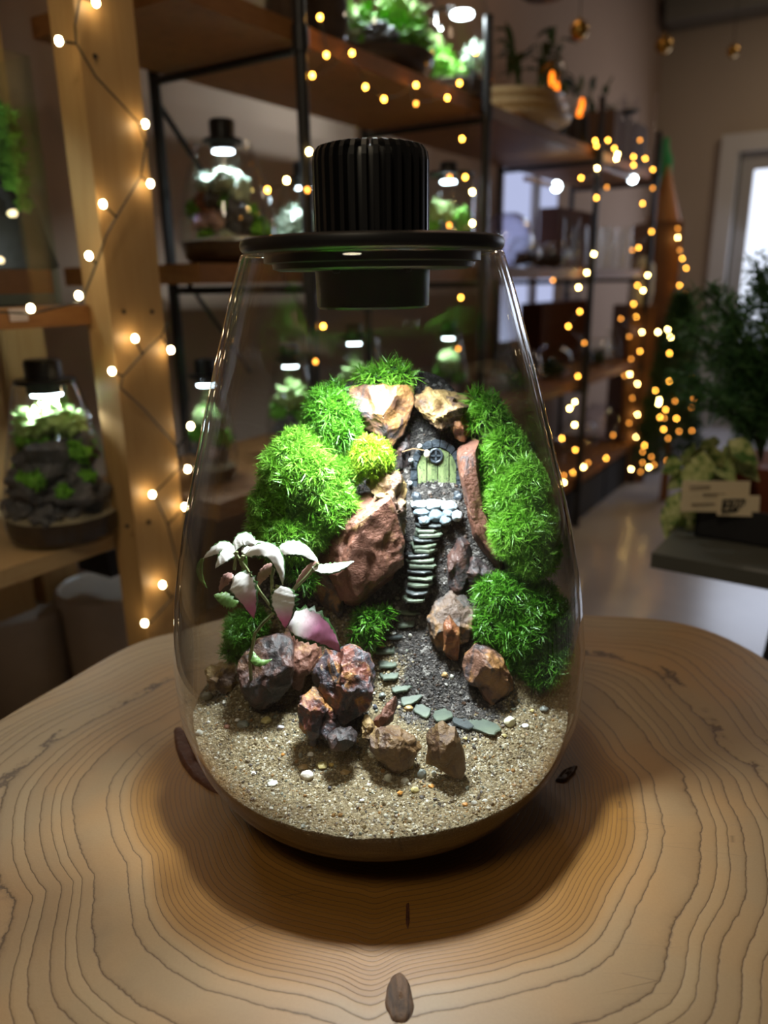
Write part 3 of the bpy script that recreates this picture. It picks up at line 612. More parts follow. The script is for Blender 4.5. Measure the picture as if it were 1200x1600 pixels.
# ---------------------------------------------------------------- the little door
DY = .052
def dp(px, py, off=0.): return P(px, py, DY-off)
fd = empty('fairy_door', P(681, 784, DY), 'miniature arched green plank door in a dark stone frame above the slate steps', 'miniature door')
a = N('weathered_green_planks'); pn = a.noise(220, 4, .65, a.mapped((1, 1, .25))); pdm = a.noise(900, 2, .5, a.obj())
dc = a.ramp(pn, [(.3, (.06, .09, .035)), (.5, (.17, .23, .09)), (.7, (.30, .35, .16))]); dc = a.mix(a.ramp(pdm, [(.60, (0, 0, 0)), (.66, (1, 1, 1))]), dc, (.02, .03, .02))
a.pbsdf(Base_Color=dc, Roughness=.6, Normal=a.bump(pn, .6, .0008)); M['plank'] = a.m
M['framestone'] = plain('dark_slate_frame', (.035, .045, .055), .45, bump=.7, bs=250, var=.5, vs=120)
M['palestone'] = plain('pale_blue_stone', (.40, .47, .50), .5, bump=.5, bs=250, var=.4, vs=150)
def arch_top(x): u = (x-682)/31.; return 700+34*(1-math.sqrt(max(0, 1-u*u)))
def extr(g, pxs, o0, o1):
    m = len(pxs); F_ = [dp(*q, o1) for q in pxs]; B = [dp(*q, o0) for q in pxs]
    return g.add(F_+B, [tuple(range(m))[::-1], tuple(range(m, 2*m))]+[(i, (i+1) % m, m+(i+1) % m, m+i) for i in range(m)])
for x0, x1 in ((652, 666), (667.6, 683), (684.6, 701), (702.6, 712.5)):
    xs = np.linspace(x0, x1, 6); pl = [(x, arch_top(x)) for x in xs]+[(x1-(.5 if x1 > 700 else 0), 783), (x0+(3 if x0 < 655 else 0), 783)]
    part('plank', extr(G(), pl, 0, .0014), M['plank'], fd, False)
fr_ = part('door_frame', extr(G(), [(643, 792), (644, 735), (650, 708), (662, 693), (682, 686), (703, 693), (716, 712), (722, 740), (724, 792)], -.003, -.0006), M['framestone'], fd, False)
ar = []
for k in range(9):
    q0 = math.pi*(1-(k)/9.); q1 = math.pi*(1-(k+.88)/9.)
    def e(q, r1, r2): return (682+r1*math.cos(q), 733-r2*math.sin(q))
    s_ = [e(q0, 31, 35), e((q0+q1)/2, 31, 35), e(q1, 31, 35), e(q1, 40, 46), e((q0+q1)/2, 41, 47), e(q0, 40, 46)]
    part('frame_stone', extr(G(), s_, -.001, .0022+.0004*(k % 2)), M['framestone'], fd, False)
for sx in (0, 1):
    for k in range(3):
        x0, x1 = ((642, 651.5), (713.5, 723))[sx]; part('frame_stone', extr(G(), [(x0, 735+16*k), (x1, 735+16*k), (x1, 749+16*k), (x0-1, 750+16*k)], -.001, .0024), M['framestone'], fd, False)
for bx in (650, 716): part('frame_stone', G().ico(dp(bx, 778, .004), (.0042, .003, .0042), 2, .3, 2, bx), M['framestone'], fd, label='rounded boulder at the foot of the frame')
g = G(); cW = dp(681, 712, .0022); m1 = 28
g.tube([cW+[.0040*math.cos(q), 0, .0042*math.sin(q)] for q in np.linspace(0, 2*math.pi, m1)], .00075, 8); part('door_window', g, M['framestone'], fd)
g = G().lathe([(1e-5, 0), (.0036, 0), (.0036, .0006), (1e-5, .0006)], cW+[0, .0006, 0], 24, (0, -1, 0)); part('window_pane', g, plain('black_window', (.01, .012, .014), .2), fd)
g = G().box(cW, (.0038, 0, 0), (0, .0005, 0), (0, 0, .0005)).box(cW, (.0005, 0, 0), (0, .0005, 0), (0, 0, .004)); part('window_cross', g, M['framestone'], fd)
for q in [(642, 719), (641, 755), (656, 697)]: part('stud', G().ico(dp(*q, .0040), .0016, 1, .2), M['palestone'], fd)
M['palestone2'] = plain('blue_grey_stone', (.17, .22, .25), .5, bump=.5, bs=250, var=.5, vs=150)
thr = [(645, 668, 784, 793), (664, 692, 783, 795), (690, 712, 785, 797), (648, 668, 796, 806), (671, 690, 799, 812), (692, 706, 798, 806), (688, 703, 808, 818), (706, 721, 800, 812), (655, 670, 808, 817)]
for k, (x0, x1, y0, y1) in enumerate(thr):
    off = .0085+.0028*((y0-780)/10); part('threshold_stone', G().ico(dp((x0+x1)/2, (y0+y1)/2, off), ((x1-x0)*.00025, .0045, (y1-y0)*.00030), 2, .25, 2, k), M['palestone'] if k < 3 or k == 7 else M['palestone2'], fd, sharp=50)
dl = empty('dried_seed_husk', dp(668, 710, .004), 'tiny dried cream seed husk on a thread hanging across the little door', 'seed')
part('husk', G().ico(dp(667, 709, .0042), (.0019, .0009, .0026), 2, .15), plain('cream_husk', (.75, .66, .5), .5), dl)
part('stalk', G().tube([dp(*q, .005) for q in ((663, 704), (655, 702), (645, 701), (635, 704), (628, 706))], .0003, 5), plain('brown_stalk', (.25, .15, .07), .6), dl)

# ---------------------------------------------------------------- moss
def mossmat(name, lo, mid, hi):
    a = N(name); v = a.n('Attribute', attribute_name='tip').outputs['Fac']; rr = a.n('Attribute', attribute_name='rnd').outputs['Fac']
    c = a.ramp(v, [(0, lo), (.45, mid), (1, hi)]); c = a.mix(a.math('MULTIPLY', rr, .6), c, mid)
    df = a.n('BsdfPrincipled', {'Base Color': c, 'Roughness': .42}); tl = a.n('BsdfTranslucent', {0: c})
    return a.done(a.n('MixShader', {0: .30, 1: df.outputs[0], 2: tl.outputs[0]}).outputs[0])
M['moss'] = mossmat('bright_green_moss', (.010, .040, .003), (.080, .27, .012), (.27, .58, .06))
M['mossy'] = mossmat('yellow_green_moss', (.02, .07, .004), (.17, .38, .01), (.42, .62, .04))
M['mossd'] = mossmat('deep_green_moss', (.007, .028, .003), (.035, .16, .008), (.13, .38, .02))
M['mossb'] = plain('moss_base', (.012, .040, .006), .9, bump=.8, bs=300)
def tufts(pts, nor, nb, L, wd, splay=.75):
    n = len(pts); pts = np.repeat(pts, nb, 0); nor = np.repeat(nor, nb, 0); m = len(pts)
    rn = rng.normal(size=(m, 3)); rn /= np.linalg.norm(rn, axis=1)[:, None]; d = nor*1.0+rn*splay*rng.uniform(.35, 1.35, (m, 1)); d /= np.linalg.norm(d, axis=1)[:, None]
    ln = L*rng.uniform(.6, 1.25, m); sd_ = np.cross(d, rng.normal(size=(m, 3))); sd_ /= np.linalg.norm(sd_, axis=1)[:, None]
    out = d-nor*(np.sum(d*nor, 1))[:, None]; out /= np.linalg.norm(out, axis=1)[:, None]+1e-9
    w2 = wd*rng.uniform(.7, 1.2, m)/2
    mid = pts+d*(ln*.55)[:, None]; tip = pts+d*ln[:, None]+out*(ln*.42)[:, None]+np.array([0, 0, -.10])*ln[:, None]
    V = np.stack([pts-sd_*(w2*.6)[:, None], pts+sd_*(w2*.6)[:, None], mid+sd_*w2[:, None], mid-sd_*w2[:, None], tip], 1)
    b = np.arange(m)[:, None]*5; F = np.concatenate([b+np.array([[0, 1, 2]]), b+np.array([[0, 2, 3]]), b+np.array([[3, 2, 4]])])
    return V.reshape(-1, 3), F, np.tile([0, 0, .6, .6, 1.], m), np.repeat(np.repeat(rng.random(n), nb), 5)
def moss(lobes, mt, label, dens=1.0, L=.0062, wd=.0009, nb=13, splay=.8, core=.9):
    L *= 1.12; wd *= .74; dens *= .60; nb = int(nb*1.6); splay *= 1.25
    Cs = []
    for px, py, r, y in lobes:
        c = P(px, py, y); rr = r*(y-CAM[1])/1160
        Cs.append((c, rr))
    A_, Nn = [], []; g = G()
    for i, (c, r) in enumerate(Cs):
        rc = max(r-L*.75, r*.45)
        g.ico(c, (rc*core, rc*core, rc*core), 2, .25, 2.2, i)
        n = int(dens*4*math.pi*(rc*1000)**2/5.2)
        k = np.arange(n)+.5; fi = np.arccos(1-2*k/n); t2 = math.pi*(1+5**.5)*k
        d = np.stack([np.cos(t2)*np.sin(fi), np.sin(t2)*np.sin(fi), np.cos(fi)], -1); d += rng.normal(size=d.shape)*.06; d /= np.linalg.norm(d, axis=1)[:, None]
        bump = np.array([1+.26*mn.noise(Vector(q*2.6+i*5.))+.14*mn.noise(Vector(q*6+i*3.)) for q in d]); p = c+d*(rc*bump)[:, None]
        keep = (d[:, 1] < .55)
        for j, (c2, r2) in enumerate(Cs):
            if j != i: keep &= np.linalg.norm(p-c2, axis=1) > max(r2-L*.75, r2*.45)*.93
        rad = np.hypot(p[:, 0], p[:, 1]); lim = rin(np.clip(p[:, 2], .01, .32))-.0035
        f_ = np.minimum(1, lim/rad); p[:, :2] *= f_[:, None]
        keep &= p[:, 2] > H(p[:, 0], p[:, 1])-.004
        A_.append(p[keep]); Nn.append(d[keep])
    A_ = np.concatenate(A_); Nn = np.concatenate(Nn)
    V, F, tp, rd = tufts(A_, Nn, nb, L, wd, splay)
    rad = np.hypot(V[:, 0], V[:, 1]); lim = rin(np.clip(V[:, 2], .01, .32))-.0006; V[:, :2] *= np.minimum(1, lim/rad)[:, None]
    c0 = np.mean([c for c, r in Cs], 0); o0 = np.array([c0[0], c0[1], min(c[2]-r*.8 for c, r in Cs)])
    root = empty('moss_cushion', o0, label, 'moss', 'moss cushions in the large glass vessel')
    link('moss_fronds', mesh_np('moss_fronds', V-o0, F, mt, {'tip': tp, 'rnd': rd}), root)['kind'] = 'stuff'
    part('moss_base', g, M['mossb'], root, True, sharp=80)
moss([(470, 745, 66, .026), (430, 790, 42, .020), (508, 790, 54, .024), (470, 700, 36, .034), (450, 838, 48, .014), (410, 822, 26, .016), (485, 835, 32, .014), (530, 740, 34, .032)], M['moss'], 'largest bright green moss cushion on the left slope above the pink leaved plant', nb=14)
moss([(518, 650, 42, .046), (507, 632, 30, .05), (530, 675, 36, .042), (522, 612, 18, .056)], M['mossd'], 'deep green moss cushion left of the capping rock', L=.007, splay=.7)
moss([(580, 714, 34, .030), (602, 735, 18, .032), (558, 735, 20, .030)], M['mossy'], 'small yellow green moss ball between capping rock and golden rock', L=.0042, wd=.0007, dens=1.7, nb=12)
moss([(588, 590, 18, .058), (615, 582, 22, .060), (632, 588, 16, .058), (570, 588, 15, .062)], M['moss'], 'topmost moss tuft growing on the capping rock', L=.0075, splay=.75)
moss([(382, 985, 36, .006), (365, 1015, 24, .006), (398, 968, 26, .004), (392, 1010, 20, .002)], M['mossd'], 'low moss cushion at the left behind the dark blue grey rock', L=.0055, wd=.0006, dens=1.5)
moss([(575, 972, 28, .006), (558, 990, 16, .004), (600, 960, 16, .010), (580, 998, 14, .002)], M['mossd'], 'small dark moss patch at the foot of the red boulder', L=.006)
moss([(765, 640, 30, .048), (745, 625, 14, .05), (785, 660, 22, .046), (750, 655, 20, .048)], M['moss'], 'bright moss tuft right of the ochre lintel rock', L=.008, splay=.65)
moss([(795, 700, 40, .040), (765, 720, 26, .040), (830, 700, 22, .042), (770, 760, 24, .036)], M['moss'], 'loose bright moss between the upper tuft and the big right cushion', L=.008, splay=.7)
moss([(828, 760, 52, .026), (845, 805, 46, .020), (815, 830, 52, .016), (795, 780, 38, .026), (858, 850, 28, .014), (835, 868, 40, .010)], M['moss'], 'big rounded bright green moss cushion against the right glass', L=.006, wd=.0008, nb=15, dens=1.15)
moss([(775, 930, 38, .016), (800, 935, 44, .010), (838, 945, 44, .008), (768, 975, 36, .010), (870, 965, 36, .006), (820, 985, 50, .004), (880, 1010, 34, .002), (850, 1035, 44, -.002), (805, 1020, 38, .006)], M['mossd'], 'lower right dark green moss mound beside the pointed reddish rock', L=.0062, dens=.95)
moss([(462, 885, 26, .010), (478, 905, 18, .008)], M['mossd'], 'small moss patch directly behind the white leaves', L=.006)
0 and moss([(450, 625, 16, .09), (470, 600, 14, .085)], M['mossd'], 'far moss clump at the back of the hill', L=.006)

# ---------------------------------------------------------------- pink and white leaved plant
a = N('variegated_leaf'); uv = a.n('Attribute', attribute_name='lu').outputs['Fac']; vv = a.n('Attribute', attribute_name='lv').outputs['Fac']; gk = a.n('Attribute', attribute_name='pink').outputs['Fac']
nz = a.math('MULTIPLY', a.math('SUBTRACT', a.noise(420, 3, .6, a.obj()), .5), .45); edge = a.math('ADD', uv, nz)
cc = a.mix(a.ramp(a.math('ADD', vv, a.math('MULTIPLY', gk, .9)), [(.62, (0, 0, 0)), (.98, (1, 1, 1))]), (.86, .84, .80), (.66, .24, .42))
vein = a.noise(300, 3, .6, a.mapped((1, 1, 1)), 1.5); cc = a.mix(a.math('MULTIPLY', a.ramp(vein, [(.5, (0, 0, 0)), (.6, (1, 1, 1))]), a.math('MULTIPLY', gk, .5)), cc, (.30, .15, .14))
cc = a.mix(a.ramp(edge, [(.74, (0, 0, 0)), (.84, (1, 1, 1))]), cc, (.04, .11, .025))
gf = a.n('BsdfPrincipled', {'Base Color': cc, 'Roughness': .4}); tl = a.n('BsdfTranslucent', {0: cc})
M['leaf'] = a.done(a.n('MixShader', {0: .22, 1: gf.outputs[0], 2: tl.outputs[0]}).outputs[0])
M['leafg'] = plain('green_leaf', (.10, .20, .04), .45, var=.4, vs=300); M['leafp'] = plain('pink_brown_leaf_back', (.36, .20, .17), .5, var=.3, vs=300)
M['stem'] = plain('pale_green_stem', (.20, .24, .10), .5)
PR = empty('nerve_plant', P(393, 1022, -.026), 'small plant with white and pink leaves edged green in the left front', 'plant')
def leaf(b, m_, t, wpx, yb, ym, yt, mt='leaf', pink=-.45, fold=.35, facing=(0, -.75, .66)):
    p0, p1, p2 = P(*b, yb), P(*m_, ym), P(*t, yt); mpp = .00034; w_ = wpx*mpp/2; nl, nw = 18, 9; Vs, lu, lv = [], [], []
    fc = nrm(facing)
    for i in range(nl):
        s = i/(nl-1); c = (1-s)**2*p0+2*s*(1-s)*(2*p1-(p0+p2)/2)+s*s*p2; tg = nrm(2*(1-s)*((2*p1-(p0+p2)/2)-p0)+2*s*(p2-(2*p1-(p0+p2)/2)))
        sv = nrm(np.cross(tg, fc)); nv = nrm(np.cross(sv, tg)); 
        if nv@fc < 0: nv = -nv
        ww = w_*(math.sin(math.pi*min(1, s**.75))**.8+.02)*(1-.0*s)
        for j in range(nw):
            u = -1+2*j/(nw-1); e = 1+(.16*math.sin(i*2.9+j) if abs(u) > .9 else 0); q = c+sv*ww*u*e-nv*(abs(u)**1.3)*ww*fold+nv*.0003*math.sin(i*1.9+u*4)
            Vs.append(q); lu.append(abs(u) if ww > w_*.25 else max(abs(u), .6)); lv.append(s)
    Q = np.array(Vs); rad = np.hypot(Q[:, 0], Q[:, 1]); lim = rin(np.clip(Q[:, 2], .01, .32))-.001; Q[:, :2] *= np.minimum(1, lim/rad)[:, None]
    ix = np.arange(nl*nw).reshape(nl, nw); F = np.stack([ix[:-1, :-1], ix[1:, :-1], ix[1:, 1:], ix[:-1, 1:]], -1).reshape(-1, 4)
    me = mesh_np('leaf', Q-np.array(PR.location), F, M[mt], {'lu': lu, 'lv': lv, 'pink': np.full(len(Q), pink)}, True)
    o = link('leaf', me, PR)
    if mt == 'leafg': o['label'] = 'plain green leaf'
    if mt == 'leafp': o['label'] = 'pink brown leaf seen from behind'
    md = o.modifiers.new('thick', 'SOLIDIFY'); md.thickness = .00025
leaf((367, 863), (346, 855), (318, 873), 24, -.04, -.045, -.045)
leaf((366, 862), (353, 866), (337, 888), 24, -.042, -.05, -.054)
leaf((398, 852), (378, 842), (364, 866), 26, -.035, -.036, -.04)
leaf((382, 868), (424, 860), (442, 914), 30, -.048, -.056, -.060, facing=(.3, -.6, .7))
leaf((380, 866), (397, 851), (432, 857), 20, -.04, -.034, -.03, pink=.25)
leaf((430, 866), (462, 853), (498, 880), 34, -.045, -.045, -.045, facing=(0, -.45, .9))
leaf((488, 886), (520, 886), (553, 877), 22, -.05, -.052, -.052, facing=(0, -.5, .85))
leaf((498, 878), (477, 896), (457, 926), 14, -.047, -.046, -.044, 'leafp')
leaf((364, 903), (380, 918), (397, 966), 44, -.058, -.062, -.064, pink=.12, fold=.25)
leaf((440, 916), (443, 945), (446, 981), 42, -.062, -.066, -.066, pink=.12, fold=.25)
leaf((446, 976), (487, 978), (532, 1019), 54, -.060, -.064, -.064, pink=.42, fold=.15)
leaf((364, 905), (352, 905), (343, 925), 18, -.05, -.048, -.046, 'leafp')
leaf((374, 942), (355, 936), (334, 930), 26, -.04, -.04, -.04, 'leafg')
leaf((318, 872), (311, 893), (323, 918), 10, -.04, -.035, -.03, 'leafg')
leaf((428, 883), (411, 896), (402, 917), 18, -.042, -.04, -.038, 'leafp')
leaf((392, 1014), (402, 1034), (425, 1030), 14, -.046, -.052, -.05, 'leafg')
leaf((385, 870), (381, 890), (380, 900), 8, -.045, -.044, -.042, 'leafg')
g = G()
for pth in [[(366, 890), (368, 872), (370, 862)], [(445, 978), (425, 950), (404, 922), (385, 888), (366, 863)], [(393, 1018), (398, 990), (412, 972), (425, 960), (430, 955)], [(430, 955), (425, 925), (425, 900), (432, 866)], [(404, 922), (385, 905), (366, 903)], [(425, 925), (440, 917)], [(380, 868), (376, 880), (385, 890)], [(430, 915), (455, 925), (480, 900), (497, 880)], [(393, 1018), (390, 1030), (393, 1034)]]:
    pt = [P(*q, -.05) for q in pth]; dn = np.array([[np.interp(t, range(len(pt)), [p[k] for p in pt]) for k in range(3)] for t in np.linspace(0, len(pt)-1, 4*len(pt))])
    g.tube(dn, .0009, 7)
g.tube([P(393, 1018, -.05), P(391, 1035, -.034), P(393, 1075, -.02)], .0011, 7)
part('stem', g, M['stem'], PR)

# ================================================================ the shop behind
def srow(px, row, w_, O=None): return onpl(px, row, w_, O)[0]
# ---- ladder shelf of pine at the left
la = empty('pine_shelving', W(-.2, .12, FL, OA), 'pale pine shelving with thick posts at the far left', 'shelving')
pA0 = srow(166, 440, -.045, OA); pA1 = srow(250, 440, -.045, OA)
part('post', bbox(G(), pA0, pA1, -.045, 0, FL, 1.25, OA), M['pine'], la, False)
part('post', bbox(G(), pA0-.02, pA0+.05, .30, .345, FL, 1.25, OA), M['pine'], la, False)
part('post', bbox(G(), -.62, -.55, -.045, 0, FL, 1.25, OA), M['pine'], la, False)
bs0 = srow(12, 550, .30, OA); bs1 = srow(72, 550, .30, OA)
part('post', bbox(G(), bs0, bs1, .30, .345, FL, 1.25, OA), M['pine'], la, False)
part('shelf_board', bbox(G(), -.75, pA0-.002, -.01, .36, .262, .285, OA), M['shelfwood'], la, False)
part('shelf_board', bbox(G(), -.75, pA1-.02, .001, .36, -.037, -.015, OA), M['shelfwood_pale'], la, False)
part('shelf_board', bbox(G(), -.75, pA1-.02, .001, .36, -.44, -.42, OA), M['shelfwood_pale'], la, False)
for q in [(193, 487), (237, 487), (198, 822), (232, 815), (148, 88)]:
    p = onpl(*q, -.0455, OA)[2]; part('screw', G().cyl(p, p-N3*.0015, .0028, 10), M['blackmetal'], la)
single('wooden_block', bbox(G(), srow(104, 75, -.02, OA), srow(120, 75, -.02, OA), -.04, .0, onpl(112, 92, -.04, OA)[1], onpl(112, 60, -.04, OA)[1], OA), M['pine'], 'little wooden block fixed to the left side of the pine post near the top', 'block', smooth=False)
p = onpl(28, 492, -.0105, OA); single('price_sticker', bbox(G(), p[0]-.011, p[0]+.011, -.0125, -.0105, p[1]-.007, p[1]+.007, OA), plain('lilac_sticker', (.50, .42, .42), .5), 'small pale lilac price sticker on the upper pine shelf edge', 'sticker', smooth=False)

M['mossbg'] = plain('background_moss', (.15, .42, .03), .7, bump=1, bs=120, var=.7, vs=60)
M['mossbgp'] = plain('background_moss_pale', (.42, .62, .22), .7, bump=1, bs=120, var=.5, vs=60)
M['rockbg'] = plain('background_rock', (.10, .10, .11), .6, bump=1, bs=60, var=.5, vs=40)
M['plantbg'] = plain('background_pale_plant', (.50, .62, .50), .6, var=.4, vs=60)
M['pinkbg'] = plain('background_pink_plant', (.60, .45, .48), .6, var=.4, vs=60)
M['sandbg'] = plain('background_sand', (.34, .29, .20), .9, bump=1, bs=300, var=.4, vs=300)
M['redsub'] = plain('red_brown_layer', (.24, .08, .03), .8, bump=.5, bs=100, var=.3, vs=60)
SH = {'egg': [(.30, 0), (.75, .01), (.92, .07), (1, .2), (.98, .35), (.88, .55), (.74, .75), (.58, .93), (.55, 1)],
      'cone': [(.5, 0), (.86, .01), (.97, .05), (1, .12), (.95, .3), (.8, .55), (.62, .85), (.52, 1)],
      'cyl': [(.6, 0), (.95, .01), (1, .03), (1, .97), (.98, 1)],
      'globe': [(.3, 0), (.62, .06), (.86, .2), (.98, .38), (1, .5), (.96, .66), (.84, .82), (.62, .94), (.52, .97), (.55, 1)],
      'bowl': [(.4, 0), (.8, .03), (.95, .12), (1, .3), (.97, .6), (.85, .85), (.72, 1)]}
def tr(prof, z): return float(np.interp(z, [q[1] for q in prof], [q[0] for q in prof]))
def vessel(kind, R, Hh):
    pr = [(r*R, z*Hh) for r, z in SH[kind]]; out = []
    for i in range(len(pr)-1):
        for k in range(3): t = k/3; out.append((pr[i][0]*(1-t)+pr[i+1][0]*t, pr[i][1]*(1-t)+pr[i+1][1]*t))
    out.append(pr[-1]); return out
def dense_clump(c, r, seed, n=60, fl=.9):
    """a tufted clump: leafy spikes on a lumpy core"""
    g = G().ico(c, np.array([r, r, r*fl])*.8, 2, .5, 2.4, seed); rr = np.random.default_rng(seed)
    for k in range(n):
        d = nrm(rr.normal(size=3)+[0, 0, .3]); p = np.asarray(c)+d*r*.65; t = nrm(np.cross(d, rr.normal(size=3))); q = p+d*r*rr.uniform(.3, .6)
        g.add([p-t*r*.12, p+t*r*.12, q], [(0, 1, 2)])
    return g
def terrarium(name, base, kind, R, Hh, label, soil=.16, items=(), lamp=None, group=None, power=.22, cat='terrarium', sandtop=True):
    base = np.asarray(base, float); rt = empty(name, base, label, cat, group); V_ = vessel(kind, R, Hh)
    part('glass', G().lathe([(1e-4, .002)]+V_, base, 40), M['glass_bg'], rt)
    if soil:
        zs = soil*Hh; g = G(); pr = [(1e-4, .004)]+[(max(r-.003, .001), z) for r, z in V_ if .003 < z < zs]; rr = float(np.interp(zs, [z for r, z in V_], [r for r, z in V_]))-.003
        pr += [(rr, zs)]; g.lathe(pr, base, 36); part('substrate', g, M['soil_bg'], rt)
        g = G().lathe([(rr, zs), (rr*.85, zs+.004), (rr*.5, zs+.010), (1e-4, zs+.014)], base, 36); part('sand_top', g, M['sandbg'] if sandtop else M['soil_bg'], rt)
    for k, (nm, mt, dx, dw, dz, r, fl) in enumerate(items):
        r *= 1.15         # offsets along the view right, depth and height
        Rz = float(np.interp(dz, [z for _, z in V_], [r_ for r_, _ in V_]))-.003; dr_ = math.hypot(dx, dw)
        r = min(r, Rz*.8); kk = min(1, (Rz-r*1.0)/dr_) if dr_ > 0 else 1; dx *= kk; dw *= kk
        c = base+np.array([dx, dw, dz])
        g = dense_clump(c, r, k+int(R*5000), 70, fl) if nm != 'rock' else G().ico(c, (r, r, r*fl), 3, .5, 2.2, k+3)
        part(nm, g, M[mt], rt, nm != 'rock')
    if lamp:
        hr, hh, dr = lamp
        g = G().lathe([(1e-4, 0), (dr, 0), (dr, .006), (hr, .007), (hr, hh), (hr*.9, hh+.004), (1e-4, hh+.004)], base+[0, 0, Hh], 32).lathe([(1e-4, -.012), (hr*1.02, -.012), (hr*1.02, 0)], base+[0, 0, Hh], 32)
        ld = part('lamp_lid', g, M['black'], rt)
        g = G().lathe([(1e-4, -.016), (hr*.82, -.016), (hr*.82, -.013), (1e-4, -.013)], base+[0, 0, Hh], 24); part('lamp_lens', g, M['led_white'], ld)
        area_light('terrarium_lamp_light', base+[0, 0, Hh-.018], base, hr*1.6, power, (.80, .93, 1), spread=150)
    return rt
I = lambda nm, mt, dx, dw, dz, r, fl=.8: (nm, mt, dx*1.15, dw*1.15, dz, r*1.08, fl)
# lower left terrarium
bz = onz(105, 836, -.015)
terrarium('terrarium', bz, 'cone', .075, .205, 'cone shaped mossy terrarium with a black lamp lid on the lower pine shelf', .17,
  [I('moss', 'mossbg', -.045, 0, .135, .024), I('moss', 'mossbgp', -.022, -.01, .152, .022), I('moss', 'mossbgp', .006, -.005, .160, .022), I('moss', 'mossbgp', .026, 0, .150, .02), I('moss', 'mossbg', .040, 0, .115, .022), I('moss', 'mossbg', -.050, 0, .10, .018),
   I('rock', 'rockbg', 0, .01, .10, .040, 1.2), I('rock', 'rockbg', -.02, -.015, .075, .028), I('rock', 'rockbg', .03, -.015, .060, .03), I('rock', 'rockbg', -.03, -.02, .045, .022), I('moss', 'mossbg', -.008, -.04, .088, .012), I('moss', 'mossbg', -.025, -.038, .088, .010), I('moss', 'mossbg', .022, -.04, .07, .012), I('moss', 'mossbg', .046, -.02, .082, .013), I('rock', 'rockbg', .0, -.045, .042, .018, .6)],
  (.023, .026, .037), power=.9)
# tall glass tank
tk_ = empty('glass_tank', W(-.25, .15, .285, OA), 'tall rectangular glass tank with mossy driftwood on the upper pine shelf', 'terrarium')
s1_ = -.095; s0_ = -.42
g = G()
for a_ in ((s0_, s1_, .03, .034), (s0_, s1_, .27, .274), (s0_, s0_+.004, .034, .27), (s1_-.004, s1_, .034, .27)): bbox(g, *a_, .287, .562, OA)
part('glass', g, glassmat('tank_glass', (.90, .96, .93), .05, .0, .03), tk_, False)
part('substrate', bbox(G(), s0_+.006, s1_-.006, .036, .268, .300, .328, OA), M['redsub'], tk_, False)
part('drainage_layer', bbox(G(), s0_+.006, s1_-.006, .036, .268, .287, .300, OA), M['rockbg'], tk_, False)
part('gravel_top', G().add(*(lambda P0: (P0, [(0, 1, 2, 3)]))([W(s0_+.006, .036, .329, OA), W(s1_-.006, .036, .329, OA), W(s1_-.006, .268, .333, OA), W(s0_+.006, .268, .333, OA)])), M['sandbg'], tk_, False)
g = G().tube([onpl(q[0], q[1], .12, OA)[2] for q in [(45, 425), (30, 380), (22, 330), (-5, 280), (-20, 230)]], [.04, .036, .030, .022, .012], 12).tube([onpl(q[0], q[1], .12, OA)[2] for q in [(30, 350), (5, 320), (-30, 300), (-60, 280)]], [.028, .022, .016, .01], 10)
part('driftwood', g, plain('dark_driftwood', (.035, .03, .03), .9, bump=1, bs=60, var=.5, vs=40), tk_)
for k, q in enumerate([(2, 190, .022), (-5, 225, .034), (14, 250, .024), (25, 285, .018), (-25, 190, .03), (-40, 240, .03), (38, 320, .012)]):
    part('moss', dense_clump(onpl(q[0], q[1], .08, OA)[2], q[2], k+50, 90), M['mossbg'], tk_)
area_light('tank_lamp_light', W(-.25, .13, .60, OA), W(-.25, .13, .3, OA), .1, 1.3, (.85, .95, 1), spread=120)
# storage tubs below
M['tub'] = plain('milky_plastic', (.50, .45, .40), .35, var=.15, vs=20)
for px, row, R, lb in ((20, 935, .085, 'milky plastic tub with flat lid in the lower left corner'), (165, 905, .078, 'milky plastic tub with flat lid under the lower pine shelf by the post')):
    r = ray(px, row); p = CAM+r*(1.2/r[1]); t = empty('storage_tub', (p[0], p[1], -.42), lb, 'tub')
    zt = p[2]+.42; part('tub_body', G().lathe([(1e-4, 0), (R*.85, 0), (R*.9, .01), (R*.98, zt-.03)], (p[0], p[1], -.42), 40), M['tub'], t)
    part('lid', G().lathe([(R*.99, zt-.032), (R*1.06, zt-.030), (R*1.06, zt-.012), (R*1.0, zt-.008), (R*.95, zt-.012), (1e-4, zt-.010)], (p[0], p[1], -.42), 40), M['tub'], t)
p = onpl(163, 870, .18, OA)[2]; single('black_case', G().box(p, D3*.022, N3*.04, Z3*.022), M['blackbox'], 'small black case hanging under the lower pine shelf near the post', 'case', smooth=False)

# ---- steel shelving
sb = empty('steel_pole_shelving', W(1.1, .16, FL), 'long shelving of black steel poles and orange wooden boards along the wall', 'shelving')
LV = [.74, .34, -.06, -.45]
for z in LV: part('shelf_board', bbox(G(), -.27, 2.52, -.008, .34, z-.032, z), M['shelfwood'], sb, False)
for s_, zt in ((0, 1.25), (.748, .925), (1.66, .90), (2.455, .90)):
    part('pole', G().cyl(W(s_, -.020, FL), W(s_, -.020, zt), .0115, 16), M['blackmetal'], sb)
    part('pole', G().cyl(W(s_, .352, FL), W(s_, .352, zt), .0115, 16), M['blackmetal'], sb)
    for z in LV: part('cross_bar', G().cyl(W(s_, -.02, z-.045), W(s_, .35, z-.045), .008, 10), M['blackmetal'], sb)
    for z in LV: part('pole_joint', G().lathe([(.0115, -.02), (.015, -.02), (.015, .02), (.0115, .02)], W(s_, -.02, z-.03), 14), M['blackmetal'], sb)
part('brace', G().cyl(W(0, .35, .36), W(.22, .35, .10), .005, 8), M['blackmetal'], sb); part('brace', G().cyl(W(0, .35, .66), W(.16, .36, .50), .006, 8), M['blackmetal'], sb)

def onb(px, row, w_, z): return W(srow(px, row, w_), w_, z)
